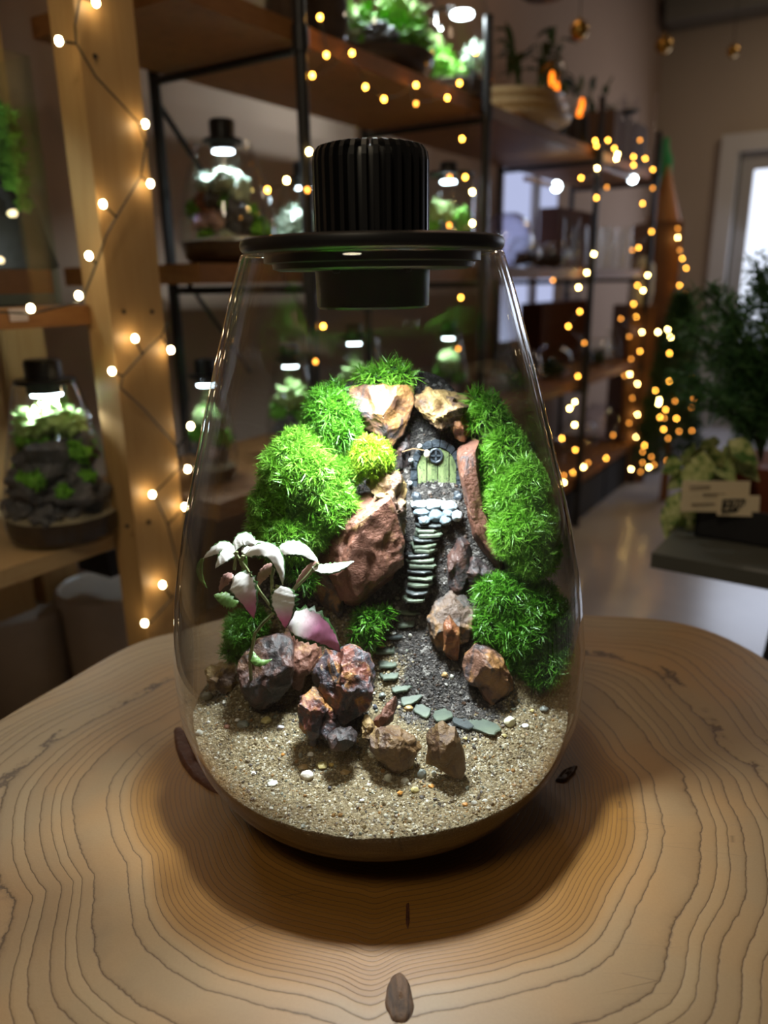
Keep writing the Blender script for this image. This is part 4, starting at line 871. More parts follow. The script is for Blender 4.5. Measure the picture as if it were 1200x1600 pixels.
# mid shelf
terrarium('terrarium', onb(357, 350, .13, .34), 'egg', .094, .215, 'egg shaped terrarium with pink plants and glowing lamp lid, left of the first steel pole', .20,
  [I('plant', 'plantbg', -.03, 0, .145, .02), I('plant', 'plantbg', .0, -.01, .150, .022), I('plant', 'plantbg', .020, 0, .135, .022, 1.3), I('moss', 'mossbg', -.06, 0, .10, .018), I('rock', 'rockbg', -.02, .01, .11, .025, 1.3), I('rock', 'redsub', -.035, 0, .10, .018, 1.4),
   I('pink_plant', 'pinkbg', -.035, -.03, .075, .016), I('pink_plant', 'pinkbg', -.015, -.035, .078, .016), I('moss', 'mossbg', -.03, -.035, .055, .014), I('moss', 'mossbg', .035, 0, .090, .020), I('moss', 'mossbg', .05, 0, .065, .02), I('rock', 'plantbg', .0, -.03, .045, .015), I('rock', 'rockbg', .02, -.01, .085, .02, 1.5), I('moss', 'mossbg', .0, -.01, .11, .014)],
  (.023, .035, .036), power=.75)
terrarium('terrarium', onb(478, 350, .12, .34), 'egg', .078, .17, 'misty terrarium with pale plants half hidden behind the first steel pole', .20,
  [I('plant', 'plantbg', -.03, -.02, .09, .03), I('plant', 'plantbg', .01, -.02, .08, .03), I('plant', 'plantbg', -.04, -.02, .055, .022), I('moss', 'mossbg', -.06, 0, .06, .018), I('rock', 'rockbg', .04, 0, .05, .02)], (.022, .032, .034), power=.65)
terrarium('terrarium', onb(598, 350, .12, .34), 'cyl', .07, .24, 'glass cylinder terrarium directly behind the ribbed lamp', .14, [I('moss', 'mossbg', 0, 0, .08, .04)], (.024, .02, .06), power=.2)
terrarium('terrarium', onb(700, 350, .10, .34), 'cyl', .072, .235, 'glass cylinder terrarium with bright ferns beside the second steel pole', .10,
  [I('fern', 'mossbg', -.045, 0, .11, .022, 1.7), I('fern', 'mossbgp', -.03, -.01, .15, .020, 1.4), I('fern', 'mossbgp', .0, -.01, .14, .016, 1.8), I('fern', 'mossbg', .035, 0, .12, .022, 1.8), I('moss', 'mossbg', .03, 0, .06, .02), I('moss', 'mossbg', -.055, 0, .05, .02), I('rock', 'rockbg', -.01, 0, .07, .025, 1.4)], (.024, .03, .07), power=.7)
# big round glass
def glassthing(name, base, prof, label, cat, group=None, fill=None, mt='glass_bg', lid=None):
    rt = empty(name, base, label, cat, group); part('glass', G().lathe(prof, base, 32), M[mt], rt)
    if fill: part('planting', dense_clump(np.asarray(base)+[0, 0, fill[1]], fill[0], int(base[0]*9999) % 97, 50, .6), M[fill[2]], rt)
    if lid: part('lid', G().lathe(lid, base, 24), M['blackbox'], rt)
    return rt
M['thickglass'] = glassmat('thick_lilac_glass', (.93, .93, .98), .07, .02, .03, .30)
gp = [(1e-4, .001)]+[(.088*math.sin(math.pi*k/30), .088-.088*math.cos(math.pi*k/30)) for k in range(1, 27)]
glassthing('glass_globe', onb(792, 330, .12, .34), gp+[(r-.006, z) for r, z in gp[::-1][:-1]], 'large empty thick glass globe on the middle shelf right of the second pole', 'globe', mt='thickglass')
g = G().cyl(onb(760, 320, .0, .341), onb(760, 320, .0, .56), .0085, 14); single('glass_tube', g, M['thickglass'], 'upright glass tube in front of the big glass globe', 'tube')
for k, px in enumerate((820, 845, 868)):
    R = (.052, .046, .05)[k]
    glassthing('glass_flask', onb(px, 370, .08+.05*(k % 2), .34), [(r, z) for r, z in vessel('globe', R, R*1.9)], ('squat', 'smaller', 'dark planted')[k]+' round glass flask on the middle shelf, '+('just right of the big globe', 'between two flasks', 'nearest the third pole')[k], 'flask', fill=(R*.7, R*.6, 'soil_bg'))
for k, px in enumerate((893, 906, 929, 941, 953, 966, 978)):
    glassthing('glass_cylinder', onb(px, 370, .03+.06*(k % 2), .34), [(1e-4, .001), (.024, .001), (.026, .004), (.026, .17-.012*(k % 3)), (.0245, .171-.012*(k % 3))], 'tall narrow clear glass cylinder in the row beside the third pole, %s from the left' % (ORD[k] if k else 'first'), 'cylinder', 'tall glass cylinders on the middle shelf')
glassthing('glass_jar', onb(1016, 370, .06, .34), vessel('globe', .075, .15), 'round clear glass jar at the right end of the middle shelf', 'jar', fill=(.03, .03, 'plantbg'))
# third shelf
for k, (px, R, Hh, lb, kind) in enumerate(((322, .050, .20, 'narrow green terrarium on the third shelf between pine post and vase', 'egg'), (455, .06, .21, 'bright mossy terrarium on the third shelf seen through the left of the vase', 'egg'),
      (555, .06, .24, 'terrarium on the third shelf seen through the vase behind the mossy top', 'cyl'), (700, .062, .22, 'terrarium on the third shelf seen through the vase right of the hill', 'egg'))):
    terrarium('terrarium', onb(px, 600, .12, -.06), kind, R, Hh, lb, .14, [I('moss', 'mossbgp', 0, -.02, Hh*.62, R*.5), I('moss', 'mossbg', -R*.5, 0, Hh*.45, R*.45), I('moss', 'mossbg', R*.45, 0, Hh*.4, R*.45), I('rock', 'rockbg', 0, 0, Hh*.3, R*.5), I('pink_plant', 'pinkbg', R*.2, -R*.6, Hh*.3, R*.2)], (.02, .03, .032), power=.30)
for k, (px, R, lb) in enumerate(((815, .075, 'round glass bowl vase on the third shelf just right of the large vessel'), (865, .07, 'planted glass globe on the third shelf left of the third pole'), (930, .066, 'planted glass globe on the third shelf right of the third pole'), (975, .06, 'glass globe at the right end of the third shelf'))):
    glassthing('glass_bowl', onb(px, 560, .1, -.06), vessel('globe', R, R*1.8), lb, 'bowl', fill=(R*.75, R*.5, 'mossb'))
for k, px in enumerate((905, 918, 950, 962)):
    glassthing('glass_bottle', onb(px, 540, .03, -.06), [(1e-4, .001), (.022, .001), (.023, .08), (.009, .12), (.009, .165), (.012, .168)], 'slim clear glass bottle on the third shelf, %s from the left' % ('first', 'second', 'third', 'fourth')[k], 'bottle', 'clear bottles on the third shelf')
for k, (px, R, lb) in enumerate(((850, .09, 'large empty glass globe on the lowest shelf behind the vase edge'), (905, .085, 'empty glass globe on the lowest shelf beside the third pole'), (938, .095, 'biggest empty glass globe on the lowest shelf right of the third pole'), (972, .07, 'small glass globe at the end of the lowest shelf'))):
    glassthing('glass_globe', onb(px, 680, .13, -.45), vessel('globe', R, R*1.9), lb, 'globe', mt='thickglass' if k == 2 else 'glass_bg')
for k in range(3):
    s_ = 1.36+.37*k; g = G(); bbox(g, s_, s_+.35, .0, .33, FL, -.50); single('storage_crate', g, M['blackbox'], ('front', 'middle', 'rear')[k]+' black storage crate on the floor under the steel shelving', 'crate', 'black crates on the floor', smooth=False)
# top shelf
terrarium('terrarium', onb(480, 45, .10, .741), 'bowl', .085, .16, 'dark bowl terrarium on the top shelf left of the big lit one', .55, [I('moss', 'mossbg', .0, 0, .1, .05, .5)], None, sandtop=False)
terrarium('terrarium', onb(592, 70, .13, .741), 'bowl', .135, .30, 'big bowl terrarium full of glowing green moss on the top shelf', .20,
  [I('moss', 'mossbgp', -.07, -.03, .115, .045, .6), I('moss', 'mossbg', -.02, -.04, .10, .05, .6), I('moss', 'mossbg', .05, -.03, .085, .05, .6), I('moss', 'mossbgp', .07, 0, .14, .03), I('plant', 'plantbg', -.06, -.06, .09, .03, .5), I('rock', 'rockbg', .0, -.08, .08, .03, .6), I('moss', 'mossbgp', .03, -.01, .16, .03)], (.03, .03, .05), power=2.2)
terrarium('terrarium', onb(708, 110, .10, .741), 'bowl', .105, .26, 'bowl terrarium with pale spiky plant on the top shelf by the second pole', .20,
  [I('moss', 'mossbg', -.04, -.03, .09, .04, .6), I('plant', 'plantbg', .045, -.03, .11, .030), I('moss', 'mossbgp', -.06, 0, .14, .03, 1.3), I('moss', 'mossbg', .0, -.04, .07, .03), I('rock', 'rockbg', .02, 0, .07, .03)], None)
lamp_p = onpl(722, 26, .05)[2]; lt = empty('disc_lamp', lamp_p, 'glowing white disc lamp standing above the second steel pole', 'lamp')
part('lamp_disc', G().lathe([(1e-4, 0), (.026, .0), (.028, .004), (.026, .009), (1e-4, .011)], lamp_p, 32), emit('bright_led_disc', (.88, .97, 1), 14), lt); part('lamp_arm', G().tube([lamp_p+[0, 0, .01], lamp_p+N3*.06+[0, 0, .03], lamp_p+N3*.12+[0, 0, -.02]], .004, 8), M['blackmetal'], lt)
area_light('disc_lamp_light', lamp_p-[0, 0, .004], lamp_p-[0, 0, 1], .04, 1.1, (.85, .95, 1))
# right part of the top shelf
M['ceramic'] = plain('dark_pot', (.02, .02, .022), .5); M['leafdark'] = plain('dark_leaves', (.03, .07, .015), .6, var=.5, vs=50)
def cleaf(g, p, d, L, wd, up=(0, 0, 1)):
    d = nrm(d); s_ = nrm(np.cross(d, up)); n_ = np.cross(s_, d); pts = []
    for t, k in ((0, .05), (.3, .9), (.6, .85), (1, .03)):
        c = p+d*L*t-np.array([0, 0, 1])*L*.25*t*t; pts += [c-s_*wd*k/2, c+n_*wd*.08*k, c+s_*wd*k/2]
    return g.add(pts, [(3*i, 3*i+3, 3*i+4, 3*i+1) for i in range(3)]+[(3*i+1, 3*i+4, 3*i+5, 3*i+2) for i in range(3)])
def potplant(base, R, Hh, ph, nl, L, label, mt='leafdark', seed=0, stems=5, wd=.4, cat='plant'):
    rt = empty('potted_plant', base, label, cat); base = np.asarray(base, float); r_ = np.random.default_rng(seed)
    part('pot', G().lathe([(1e-4, 0), (R*.75, 0), (R, Hh), (R*.92, Hh), (R*.9, Hh*.85), (1e-4, Hh*.85)], base, 24), M['ceramic'], rt); g = G()
    for k in range(stems):
        t = r_.uniform(0, 6.28); e = base+[math.cos(t)*ph*.35, math.sin(t)*ph*.35, Hh+ph*r_.uniform(.6, 1)]; m_ = (base+e)/2+[0, 0, .1*ph]; pts = [base+[0, 0, Hh*.8], m_, e]
        g.tube(pts, .0025, 5)
        for j in range(nl//stems):
            u = (j+1)/(nl//stems); p = m_*(1-u)+e*u if u < 1 else e; d = nrm(r_.normal(size=3)+[0, 0, .2]); lg = cleaf(G(), p, d, L*r_.uniform(.7, 1.2), L*wd); part('leaf', lg, M[mt], rt)
    part('stem', g, M['leafdark'], rt); return rt
potplant(onb(828, 140, .12, .741), .055, .10, .24, 30, .075, 'leafy plant in a dark pot on the top shelf, left of the lanterns', seed=1)
potplant(onb(868, 140, .22, .741), .06, .12, .34, 35, .09, 'taller leafy plant in a dark pot behind the orange lanterns', seed=2)
potplant(onb(940, 140, .24, .741), .05, .12, .28, 30, .08, 'dark plant behind the thin glass vases on the top shelf', seed=3)
M['amber'] = emit('amber_flame', (1, .20, .012), 3.2); M['amberg'] = plain('dark_amber_glass', (.08, .02, .005), .15)
for k, (px, r0_, r1_) in enumerate(((866, 168, 98), (907, 175, 128))):
    z1 = onpl(px, r1_, .04)[1]; b = onb(px, 150, .04, .741); rt = empty('lantern', b, ('taller', 'shorter')[k]+' dark lantern with an orange flame on the top shelf', 'lantern', 'lanterns on the top shelf')
    hz = z1-.741; part('base', G().lathe([(1e-4, 0), (.035, 0), (.035, .02), (.03, hz*.45), (1e-4, hz*.45)], b, 20), M['blackbox'], rt)
    g = G(); [g.ico(b+[.010*math.sin(j*2.4), 0, hz*(.52+.14*j)], (.008, .008, .022), 2) for j in range(3 if k == 0 else 2)]; part('flame', g, M['amber'], rt); part('glass', G().lathe([(.03, hz*.45), (.033, hz*.7), (.022, hz)], b, 20), M['glass_bg'], rt)
for k, (px, rt_, rb_) in enumerate(((873, 150, 215), (937, 150, 215), (972, 152, 205), (992, 158, 205), (1022, 153, 200))):
    z1 = onpl(px, rt_-8, .02)[1]; b = onb(px, 200, .02, .741); rr = empty('glass_vase', b, 'very slim clear glass vase on the top shelf front, %s from the left' % ('first', 'second', 'third', 'fourth', 'fifth')[k], 'vase', 'slim vases on the top shelf')
    part('glass', G().lathe([(1e-4, .001), (.011, .001), (.009, .02), (.008, z1-.741)], b, 16), M['thickglass'], rr)
p0 = srow(945, 115, .1); p1 = srow(1000, 115, .1)
single('brown_box', bbox(G(), p0, p1, .05, .22, .741, .93), plain('brown_card', (.10, .06, .04), .8), 'brown box behind the slim vases at the right end of the top shelf', 'box', smooth=False)
b = W((p0+p1)/2, .12, .931); single('round_black_tray', G().lathe([(1e-4, 0), (.10, .0), (.10, .012), (.05, .03), (1e-4, .035)], b, 28, nrm([-.35, 0, 1])), M['blackbox'], 'tilted round black tray lying on top of the brown box', 'tray')
for k in range(3):
    s_ = 1.18; c = W(s_, .13, .741+.030*k); single('wooden_plate', G().lathe([(1e-4, 0), (.17-.01*k, 0), (.20-.012*k, .018), (.205-.012*k, .028), (.19-.012*k, .024), (1e-4, .014)], c, 40), M['shelfwood_pale'], ('lowest', 'middle', 'topmost')[k]+' round wooden plate of the stack on the top shelf', 'plate', 'stacked wooden plates')
single('brown_carton', bbox(G(), 2.03, 2.50, .25, .335, .341, .59), plain('red_brown_card', (.13, .055, .035), .85, var=.2), 'red brown carton at the back of the middle shelf behind the tall cylinders', 'box', smooth=False)
single('brown_carton', bbox(G(), 1.86, 2.50, .24, .335, -.059, .21), plain('dark_brown_card', (.10, .035, .018), .85, var=.2), 'dark brown carton at the back of the third shelf behind the clear bottles', 'box', smooth=False)
# under-shelf led bars
for k, ((ax, ay), (bx, by), z_) in enumerate((((822, 268), (868, 288), .59), ((930, 247), (988, 271), .70))):
    w0 = .06 if k == 0 else .02
    s0_ = srow(ax, ay, w0); s1_ = srow(bx, by, w0); z0 = onpl(bx, by, w0)[1]; z0 = min(z0, .703); rt = empty('led_bar', W((s0_+s1_)/2, w0, z0), ('left', 'right')[k]+' light bar under the top shelf with a bright white end', 'lamp')
    part('bar', bbox(G(), s0_, s1_, w0-.008, w0+.008, z0-.012, z0), plain('orange_bar', (.5, .24, .09), .4), rt, False); part('lamp_head', G().ico(W(s1_+.01, w0, z0-.006), .016, 2), M['led_white'], rt)
# window behind the shelves
ws0 = srow(785, 350, WB); ws1 = srow(866, 350, WB); zt_ = onpl(830, 262, WB)[1]; zb_ = onpl(830, 525, WB)[1]
wn = structure('window_1', bbox(bbox(bbox(G(), ws0-.05, ws1+.05, WB-.03, WB, zt_, zt_+.05), ws0-.05, ws1+.05, WB-.03, WB, zb_-.05, zb_), (ws0+ws1)/2-.03, (ws0+ws1)/2+.03, WB-.03, WB, zb_, zt_), M['white_trim'])
wn['label'] = 'small window in the wall behind the steel shelving'
part('window_pane', bbox(G(), ws0, ws1, WB-.01, WB-.004, zb_, zt_), emit('overcast_daylight', (.62, .68, 1), .75), wn, False)

# ---- right of the shelving
M['cab'] = plain('brown_cabinet', (.20, .085, .03), .55, var=.25, vs=8); M['gold'] = plain('gold_bauble', (.42, .24, .05), .25, .85)
def up_box(x0, x1, ytop, Yd, zb, depth=.3):
    a_ = P(x0, ytop, Yd+CAM[1]); b_ = P(x1, ytop, Yd+CAM[1]); return G().abox(a_[0], b_[0], a_[1], a_[1]+depth, zb, a_[2]), a_, b_
g, a_, b_ = up_box(1022, 1068, 345, 3.75, FL); cb = empty('tall_cabinet', ((a_[0]+b_[0])/2, a_[1]+.15, FL), 'tall brown wooden cabinet in the corner beyond the steel shelving', 'cabinet'); part('cabinet_body', g, M['cab'], cb, False)
part('door', G().abox(a_[0]+.015, b_[0]-.015, a_[1]-.012, a_[1]-.001, FL+.08, a_[2]-.03), M['cab'], cb, False)
b = np.array([P(1041, 340, 3.8+CAM[1])[0], a_[1]+.08, a_[2]]); zt_ = P(1035, 258, 3.83+CAM[1])[2]
single('wooden_cone', G().lathe([(1e-4, 0), (.075, 0), (.074, .01), (.004, zt_-a_[2])], b, 28), plain('orange_wood', (.50, .20, .045), .6), 'slim orange wooden cone tree standing on the tall brown cabinet', 'ornament')
b = np.array([P(1030, 340, 3.97+CAM[1])[0], a_[1]+.22, a_[2]]); zt_ = P(1028, 215, 3.97+CAM[1])[2]-a_[2]
single('green_bottle', G().lathe([(1e-4, 0), (.035, 0), (.04, zt_*.3), (.04, zt_*.75), (.02, zt_*.88), (.015, zt_)], b, 20), plain('green_plastic', (.02, .28, .08), .3), 'bright green bottle standing on the cabinet behind the last pole', 'bottle')
g, a_, b_ = up_box(984, 1030, 478, 3.55, FL, .25); cb = empty('low_cabinet', ((a_[0]+b_[0])/2, a_[1]+.12, FL), 'lower dark brown cabinet beside the last steel pole', 'cabinet'); part('cabinet_body', g, M['cab'], cb, False); part('door', G().abox(a_[0]+.01, b_[0]-.01, a_[1]-.01, a_[1]-.001, FL+.06, a_[2]-.03), M['cab'], cb, False)
b = np.array([(a_[0]+b_[0])/2, a_[1]+.06, a_[2]]); hz = P(1005, 400, 3.6+CAM[1])[2]-a_[2]
single('paper_lantern', G().lathe([(1e-4, 0), (.045, 0), (.055, hz*.3), (.05, hz*.8), (.02, hz), (1e-4, hz)], b, 24), plain('cream_paper', (.62, .56, .40), .7), 'cream paper lantern standing on the lower brown cabinet', 'lantern')
# conifer with lights
tb_ = P(1040, 745, 3.25+CAM[1]); tb_[2] = FL
tr_ = empty('conifer', tb_, 'narrow dark conifer hung with warm fairy lights beside the brown cabinets', 'tree'); zt_ = P(1040, 462, 3.25+CAM[1])[2]
part('trunk', G().cyl(tb_, tb_+[0, 0, zt_-FL-.1], .02, 10, .006), M['cab'], tr_)
A_, B2 = [], []
for k in range(2600):
    u = rng.random()**.8; z = FL+.15+(zt_-FL-.15)*u; R = .135*(1-u)**.75+.01; t = rng.uniform(0, 6.283); q = R*rng.uniform(.5, 1); A_.append((tb_[0]+q*math.cos(t), tb_[1]+q*math.sin(t), z)); B2.append(nrm([math.cos(t), math.sin(t), .2]))
Vt, Ft, tp, rd = tufts(np.array(A_), np.array(B2), 4, .035, .006, .8)
link('needles', mesh_np('needles', Vt-tb_, Ft, mossmat('conifer_needles', (.01, .03, .01), (.02, .06, .02), (.04, .12, .03)), {'tip': tp, 'rnd': rd}), tr_)['kind'] = 'stuff'
# baubles on threads
for k, (px, py, rp, Yd, lb) in enumerate(((905, 47, 14, 2.6, 'largest gold bauble hanging above the top shelf plants'), (1037, 70, 13, 3.4, 'gold bauble hanging in front of the room corner'), (1145, 80, 9, 3.6, 'small dull gold bauble hanging above the glazed door'))):
    c = P(px, py, Yd+CAM[1]); r = rp*Yd/1330; rt = empty('gold_bauble', c, lb, 'bauble', 'gold baubles on threads'); part('ball', G().ico(c, r, 3), M['gold'], rt); part('cap', G().cyl(c+[0, 0, r*.95], c+[0, 0, r*1.2], r*.2, 12), M['gold'], rt); part('thread', G().cyl(c+[0, 0, r*1.2], (c[0], c[1], CEIL), .0015, 6), M['wire'], rt)
c = P(850, -2, 2.2+CAM[1]); rt = empty('hanging_dish', c, 'dark hanging dish at the top edge above the plants', 'dish'); part('dish', G().lathe([(1e-4, 0), (.05, .003), (.075, .02), (.07, .02), (.045, .008), (1e-4, .005)], c, 28), M['ceramic'], rt); part('cord', G().cyl(c+[0, 0, .005], (c[0], c[1], CEIL), .002, 6), M['wire'], rt)

# ---- grey table with plants at the right
zt_ = P(1018, 864, .92+CAM[1])[2]; p1 = onz(1018, 864, zt_); e1 = nrm(onz(1200, 897, zt_)-p1); e2 = nrm(onz(1072, 805, zt_)-p1); e2 = nrm(e2-e1*(e1@e2))
gt = empty('grey_table', (*(p1+e1*.4+e2*.3)[:2], FL), 'dark grey metal table carrying potted plants at the right edge', 'table')
TP = lambda u, v, z=0: p1+e1*u+e2*v+Z3*z
M['greytop'] = plain('grey_painted_metal', (.085, .085, .07), .45, var=.2, vs=10)
part('tabletop', G().box(TP(.4, .3, -.010), e1*.4, e2*.3, Z3*.010), M['greytop'], gt, False)
for u, v in ((.16, .05), (.70, .05), (.16, .55), (.70, .55)):
    for sgn in (-1, 1):
        a_ = TP(u, v+.02*sgn, -.02); b_ = TP(u-.04, v+.14*sgn, 0); b_[2] = FL; part('leg', G().cyl(a_, b_, .011, 10), M['blackmetal'], gt)
tq1 = onz(1084, 838, zt_); tq2 = onz(1230, 868, zt_); YC = onz(1118, 846, zt_)[1]-CAM[1]-.006; TU = (tq1-p1)@e1; TV = (tq1-p1)@e2; ZC = zt_
tray = empty('plant_tray', TP(TU+.25, TV+.12, .001), 'black plastic plant tray on the grey table behind the price cards', 'tray')
g = G().box(TP(TU+.25, TV+.12, .003), e1*.25, e2*.12, Z3*.002)
for (cu, cv, hu, hv) in ((.25, .002, .25, .002), (.25, .238, .25, .002), (.002, .12, .002, .12), (.498, .12, .002, .12)): g.box(TP(TU+cu, TV+cv, .024), e1*hu, e2*hv, Z3*.022)
part('tray_body', g, M['blackbox'], tray, False)
M['card'] = plain('cream_card', (.74, .62, .42), .6); M['ink'] = plain('black_ink', (.015, .015, .015), .6)
def card(x0, y0, x1, y1, Yd, label, black=None):
    a_ = P(x0, y0, Yd+CAM[1]); b_ = P(x1, y1, Yd+.0+CAM[1]); rt = empty('price_card', ((a_[0]+b_[0])/2, a_[1], b_[2]), label, 'card', 'price cards on the plant tray'); cx_, cz_ = (a_[0]+b_[0])/2, (a_[2]+b_[2])/2
    part('card', G().box((cx_, a_[1], cz_), (abs(b_[0]-a_[0])/2, -.004, 0), (0, .0006, 0), (0, .002, abs(a_[2]-b_[2])/2)), M['card'], rt, False); return rt, a_, b_
rt, a_, b_ = card(1069, 753, 1165, 798, YC+.004, 'wide cream price card with faint grey lines in front of the pale leaves')
wc, hc = b_[0]-a_[0], a_[2]-b_[2]
for (u, v, l_) in ((.08, .16, .32), (.30, .42, .34), (.14, .74, .36)): part('printed_line', G().box((a_[0]+wc*(u+l_/2), a_[1]-.0022, a_[2]-hc*v), (wc*l_/2, 0, 0), (0, .0003, 0), (0, 0, .0011)), plain('grey_ink', (.25, .20, .14), .7) if 'gi' not in M else M['gi'], rt, False)
rt, a_, b_ = card(1125, 775, 1182, 805, YC-.006, 'smaller cream price card with a black field and number overlapping the wide card')
wc, hc = b_[0]-a_[0], a_[2]-b_[2]
part('black_field', G().box((a_[0]+wc*.36, a_[1]-.0012, a_[2]-hc*.5), (wc*.29, 0, 0), (0, .0004, 0), (0, 0, hc*.34)), M['ink'], rt, False)
tc = bpy.data.curves.new('number', 'FONT'); tc.body = '270'; tc.size = hc*.62; tc.extrude = .0002; tc.align_x = 'CENTER'; tc.align_y = 'CENTER'; to = bpy.data.objects.new('number', tc); COL.objects.link(to); to.parent = rt
to.location = tuple(np.array([a_[0]+wc*.36, a_[1]-.0020, a_[2]-hc*.5])-wloc(rt)); to.rotation_euler = (math.pi/2, 0, 0); tc.materials.append(M['card'])
bpy.context.view_layer.update(); nme = bpy.data.meshes.new_from_object(to.evaluated_get(bpy.context.evaluated_depsgraph_get())); nl_, nr_ = tuple(to.location), tuple(to.rotation_euler); bpy.data.objects.remove(to); to = link('number', nme, rt, nl_); to.rotation_euler = nr_
for v in (.3, .5, .7): part('printed_line', G().box((a_[0]+wc*.80, a_[1]-.0012, a_[2]-hc*v), (wc*.10, 0, 0), (0, .0003, 0), (0, 0, .0010)), M['ink'], rt, False)
# pale leaved plant
a = N('pale_variegated_leaf'); n1 = a.noise(70, 3, .6, a.obj()); a.pbsdf(Base_Color=a.ramp(n1, [(.38, (.07, .16, .03)), (.52, (.42, .48, .18)), (.7, (.62, .64, .34))]), Roughness=.5); M['paleleaf'] = a.m
M['terracotta'] = plain('terracotta', (.22, .055, .02), .7)
r_ = np.random.default_rng(5); Yb = YC+.09
for nm, (cx_, cy_), lb in (('pale', (1100, 735), 'low plant with pale green heart shaped leaves behind the cream price cards'),):
    b = P(1110, 800, Yb+CAM[1]); b[2] = ZC+.006; rt = empty('pale_leaved_plant', b, lb, 'plant'); part('pot', G().lathe([(1e-4, 0), (.035, 0), (.045, .05), (.041, .05), (1e-4, .044)], b, 24), M['terracotta'], rt); g = G()
    for px, py, L, tx, ty in [(1052, 725, .040, -1, .0), (1075, 712, .045, -.6, .5), (1095, 700, .042, -.2, .6), (1118, 708, .050, .1, .3), (1098, 728, .05, -.2, -.6), (1130, 725, .045, .4, -.4), (1145, 705, .04, .5, .6), (1160, 700, .045, .9, -.5), (1080, 738, .04, -.8, -.4), (1062, 745, .04, -1, -.3), (1140, 722, .04, .5, -.1), (1110, 690, .04, 0, 1), (1165, 722, .045, 1, -.8), (1085, 700, .036, -.4, .3), (1120, 745, .04, .1, -.7), (1070, 800, .05, -.3, -1), (1055, 790, .045, -.4, -1), (1085, 815, .045, .1, -1), (1048, 805, .045, -.4, -.9), (1078, 780, .045, -.1, -1)]:
        y_ = Yb+CAM[1]-.03+r_.uniform(-.03, .03); p = P(px, py, y_); d = nrm([tx, -.5, ty]); part('leaf', cleaf(G(), p-d*L*.45, d, L, L*.72, (0, -1, .5)), M['paleleaf'], rt); g.tube([b+[0, 0, .045], (p+b)/2+[0, 0, .03], p-d*L*.45], .0014, 5)
    part('stem', g, M['stem'], rt)
b = P(1178, 800, YC+.14+CAM[1]); b[2] = ZC+.006; rt = empty('feathery_fern', b, 'tall feathery dark green fern in a terracotta pot at the right edge', 'plant'); part('pot', G().lathe([(1e-4, 0), (.055, 0), (.07, .075), (.065, .075), (1e-4, .068)], b, 28), M['terracotta'], rt)
g = G(); A_, B2 = [], []
for (tx, ty) in [(1180, 412), (1150, 470), (1120, 480), (1095, 500), (1075, 520), (1060, 590), (1195, 440), (1215, 430), (1110, 560), (1165, 540), (1195, 560), (1085, 620), (1140, 610), (1230, 500), (1130, 520), (1100, 455)]:
    Yd = b[1]+r_.uniform(-.10, .04); e = P(tx, ty, Yd); s0 = b+[0, 0, .07]; m_ = np.array([s0[0]*.75+e[0]*.25, (s0[1]+e[1])/2, e[2]*.72+s0[2]*.28]); ts = np.linspace(0, 1, 18)[:, None]
    pts = (1-ts)**2*s0+2*ts*(1-ts)*m_+ts**2*e; g.tube(pts, .0016, 5); tg = np.gradient(pts, axis=0)
    for i in range(5, 18):
        for sd_ in range(8): A_.append(pts[i]+r_.normal(size=3)*.008); B2.append(nrm(nrm(tg[i])*.5+nrm(r_.normal(size=3))))
part('stem', g, M['leafdark'], rt)
Vt, Ft, tp, rd = tufts(np.array(A_), np.array(B2), 5, .020, .0022, .8); link('fronds', mesh_np('fronds', Vt-b, Ft, mossmat('fern_green', (.02, .07, .02), (.06, .16, .05), (.12, .27, .085)), {'tip': tp, 'rnd': rd}), rt)['kind'] = 'stuff'

# ---------------------------------------------------------------- fairy lights
bm = {k: mesh_g('bulb', G().lathe([(1e-4, .0045), (.0022, .004), (.0035, .002), (.0038, 0), (.0034, -.002), (.0018, -.004), (1e-4, -.0042)], seg=12), M['bulb'+k]) for k in 'ABCD'}
def lights(label, pts, wfun, sag=.015, cable=None):
    """pts: (px, py, class); wfun gives the world point of each bulb, on the shelf or branch that carries it"""
    P_ = [wfun(px, py) for px, py, c in pts]; rt = empty('fairy_lights', P_[0], label, 'string lights'); r_ = random.Random(len(pts)); g = G()
    path = [wfun(*q) for q in cable] if cable else [p+np.array([r_.uniform(-1, 1)*.012, .006, r_.uniform(-.6, 1)*.012]) for p in P_]
    dn = []
    for i in range(len(path)-1):
        for k in range(5): t = k/5; dn.append(path[i]*(1-t)+path[i+1]*t-np.array([0, 0, sag*4*t*(1-t)*min(1, np.linalg.norm(path[i+1]-path[i])*4)]))
    dn.append(path[-1]); dn = np.array(dn); g.tube(dn, .0012, 5)
    for i, p in enumerate(P_):
        j = np.argmin(np.linalg.norm(dn-p, axis=1)); g.tube([dn[j], (dn[j]*.3+p*.7)], [.0013, .0016], 5)
    part('cable', g, M['wire'], rt)
    for (px, py, c), p in zip(pts, P_):
        o = link('bulb', bm[c], rt, p-np.array(rt.location))
wa = lambda px, py: onpl(px, py, -.058, OA)[2]
lights('warm fairy lights hanging from the top of the pine post to the shelf edge', [(150, 4, 'D'), (92, 64, 'D'), (227, 194, 'D'), (235, 287, 'D'), (161, 319, 'D'), (139, 400, 'D'), (123, 462, 'D'), (48, 482, 'D')], wa, .0, [(125, -5), (117, 40), (119, 68), (150, 120), (215, 190), (228, 225), (220, 275), (186, 332), (166, 368), (156, 398), (128, 470), (116, 474), (50, 490), (0, 488)])
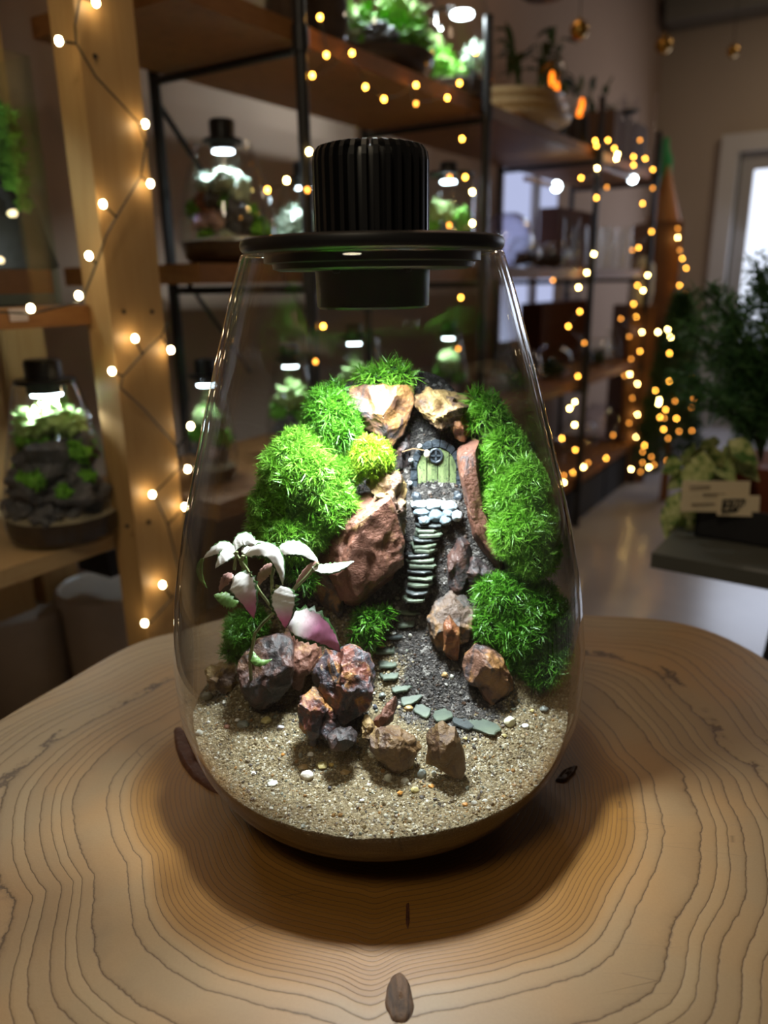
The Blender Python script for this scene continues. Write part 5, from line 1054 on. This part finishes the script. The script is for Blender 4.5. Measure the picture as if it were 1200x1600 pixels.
lights('warm fairy lights winding down the middle and foot of the pine post', [(267, 547, 'D'), (211, 529, 'D'), (175, 580, 'D'), (298, 666, 'D'), (293, 733, 'D'), (238, 773, 'D'), (289, 792, 'D'), (254, 914, 'D'), (226, 974, 'D')], wa, .0, [(262, 505), (252, 525), (230, 545), (192, 588), (188, 606), (225, 640), (278, 700), (283, 728), (262, 750), (240, 772), (262, 820), (282, 900), (278, 924), (255, 950), (236, 972)])
wb = lambda px, py: onpl(px, py, -.034)[2]
lights('warm fairy lights looping below the front edge of the top shelf', [(500, 27, 'B'), (510, 86, 'B'), (488, 118, 'B'), (550, 83, 'B'), (571, 136, 'B'), (600, 155, 'B'), (650, 133, 'B'), (650, 162, 'C'), (699, 153, 'B'), (718, 130, 'B'), (743, 82, 'B'), (722, 217, 'B')], wb)
lights('warm fairy lights wound down the first steel pole', [(483, 237, 'A'), (480, 297, 'C'), (448, 282, 'A'), (418, 297, 'B'), (423, 375, 'B'), (505, 510, 'B'), (493, 565, 'C')], wb)
lights('warm fairy lights wound down the second steel pole', [(727, 277, 'B'), (703, 277, 'C'), (738, 300, 'A'), (702, 352, 'C'), (738, 349, 'A'), (743, 373, 'A'), (720, 465, 'B'), (716, 545, 'C')], wb)
lights('warm fairy lights wound down the third steel pole', [(930, 220, 'B'), (950, 219, 'B'), (932, 228, 'B'), (960, 232, 'B'), (965, 241, 'A'), (963, 248, 'A'), (933, 263, 'A'), (908, 278, 'B'), (948, 293, 'C'), (932, 309, 'B'), (928, 397, 'A'), (917, 426, 'A'), (864, 438, 'C'), (904, 449, 'A'), (906, 487, 'B'), (888, 510, 'B'), (913, 536, 'C'), (903, 588, 'B'), (898, 628, 'A'), (890, 638, 'A'), (898, 664, 'A'), (878, 685, 'B'), (899, 703, 'B'), (947, 716, 'B'), (919, 723, 'C'), (912, 730, 'A'), (895, 738, 'B'), (881, 743, 'C'), (881, 754, 'A')], wb)
lights('warm fairy lights wound down the last steel pole', [(990, 245, 'B'), (990, 258, 'B'), (1008, 248, 'B'), (1000, 219, 'C'), (1020, 265, 'B'), (1020, 294, 'C'), (1004, 318, 'B'), (1018, 362, 'B'), (998, 387, 'B'), (988, 391, 'C'), (1012, 430, 'A'), (996, 446, 'B'), (1005, 454, 'A'), (990, 475, 'B'), (994, 495, 'B'), (970, 498, 'C'), (1003, 519, 'A'), (983, 526, 'C'), (1015, 505, 'B'), (1000, 549, 'B'), (986, 561, 'C'), (1010, 580, 'C'), (984, 585, 'A'), (976, 587, 'C'), (996, 600, 'A'), (988, 622, 'C'), (996, 648, 'A'), (983, 661, 'C'), (994, 683, 'A'), (1002, 682, 'C'), (958, 680, 'C')], wb)
wt = lambda px, py: P(px, py, 3.10+CAM[1]+.03*math.sin(px*1.7+py*.6))
lights('warm fairy lights draped around the narrow conifer', [(1028, 519, 'A'), (1043, 515, 'A'), (1048, 527, 'A'), (1046, 552, 'B'), (1046, 596, 'B'), (1024, 610, 'B'), (1030, 625, 'A'), (1029, 631, 'A'), (1055, 627, 'C'), (1040, 640, 'B'), (1031, 652, 'B'), (1038, 653, 'C'), (1057, 654, 'B'), (1081, 637, 'C'), (1084, 622, 'C'), (1082, 589, 'C'), (1081, 673, 'C'), (1061, 674, 'C'), (1037, 671, 'B'), (1044, 685, 'C'), (1007, 696, 'B'), (1004, 706, 'C'), (1018, 714, 'C'), (1042, 720, 'C'), (1022, 726, 'C'), (1014, 730, 'A'), (1004, 723, 'C'), (1001, 737, 'C'), (986, 733, 'A')], wt)
wc_ = lambda px, py: P(px, py, 3.70+CAM[1])
lights('warm fairy lights hanging down the face of the tall brown cabinet', [(1059, 357, 'C'), (1059, 371, 'A'), (1062, 391, 'C'), (1066, 404, 'B'), (1072, 419, 'B'), (1062, 446, 'B'), (1072, 457, 'C'), (1069, 476, 'B')], wc_)
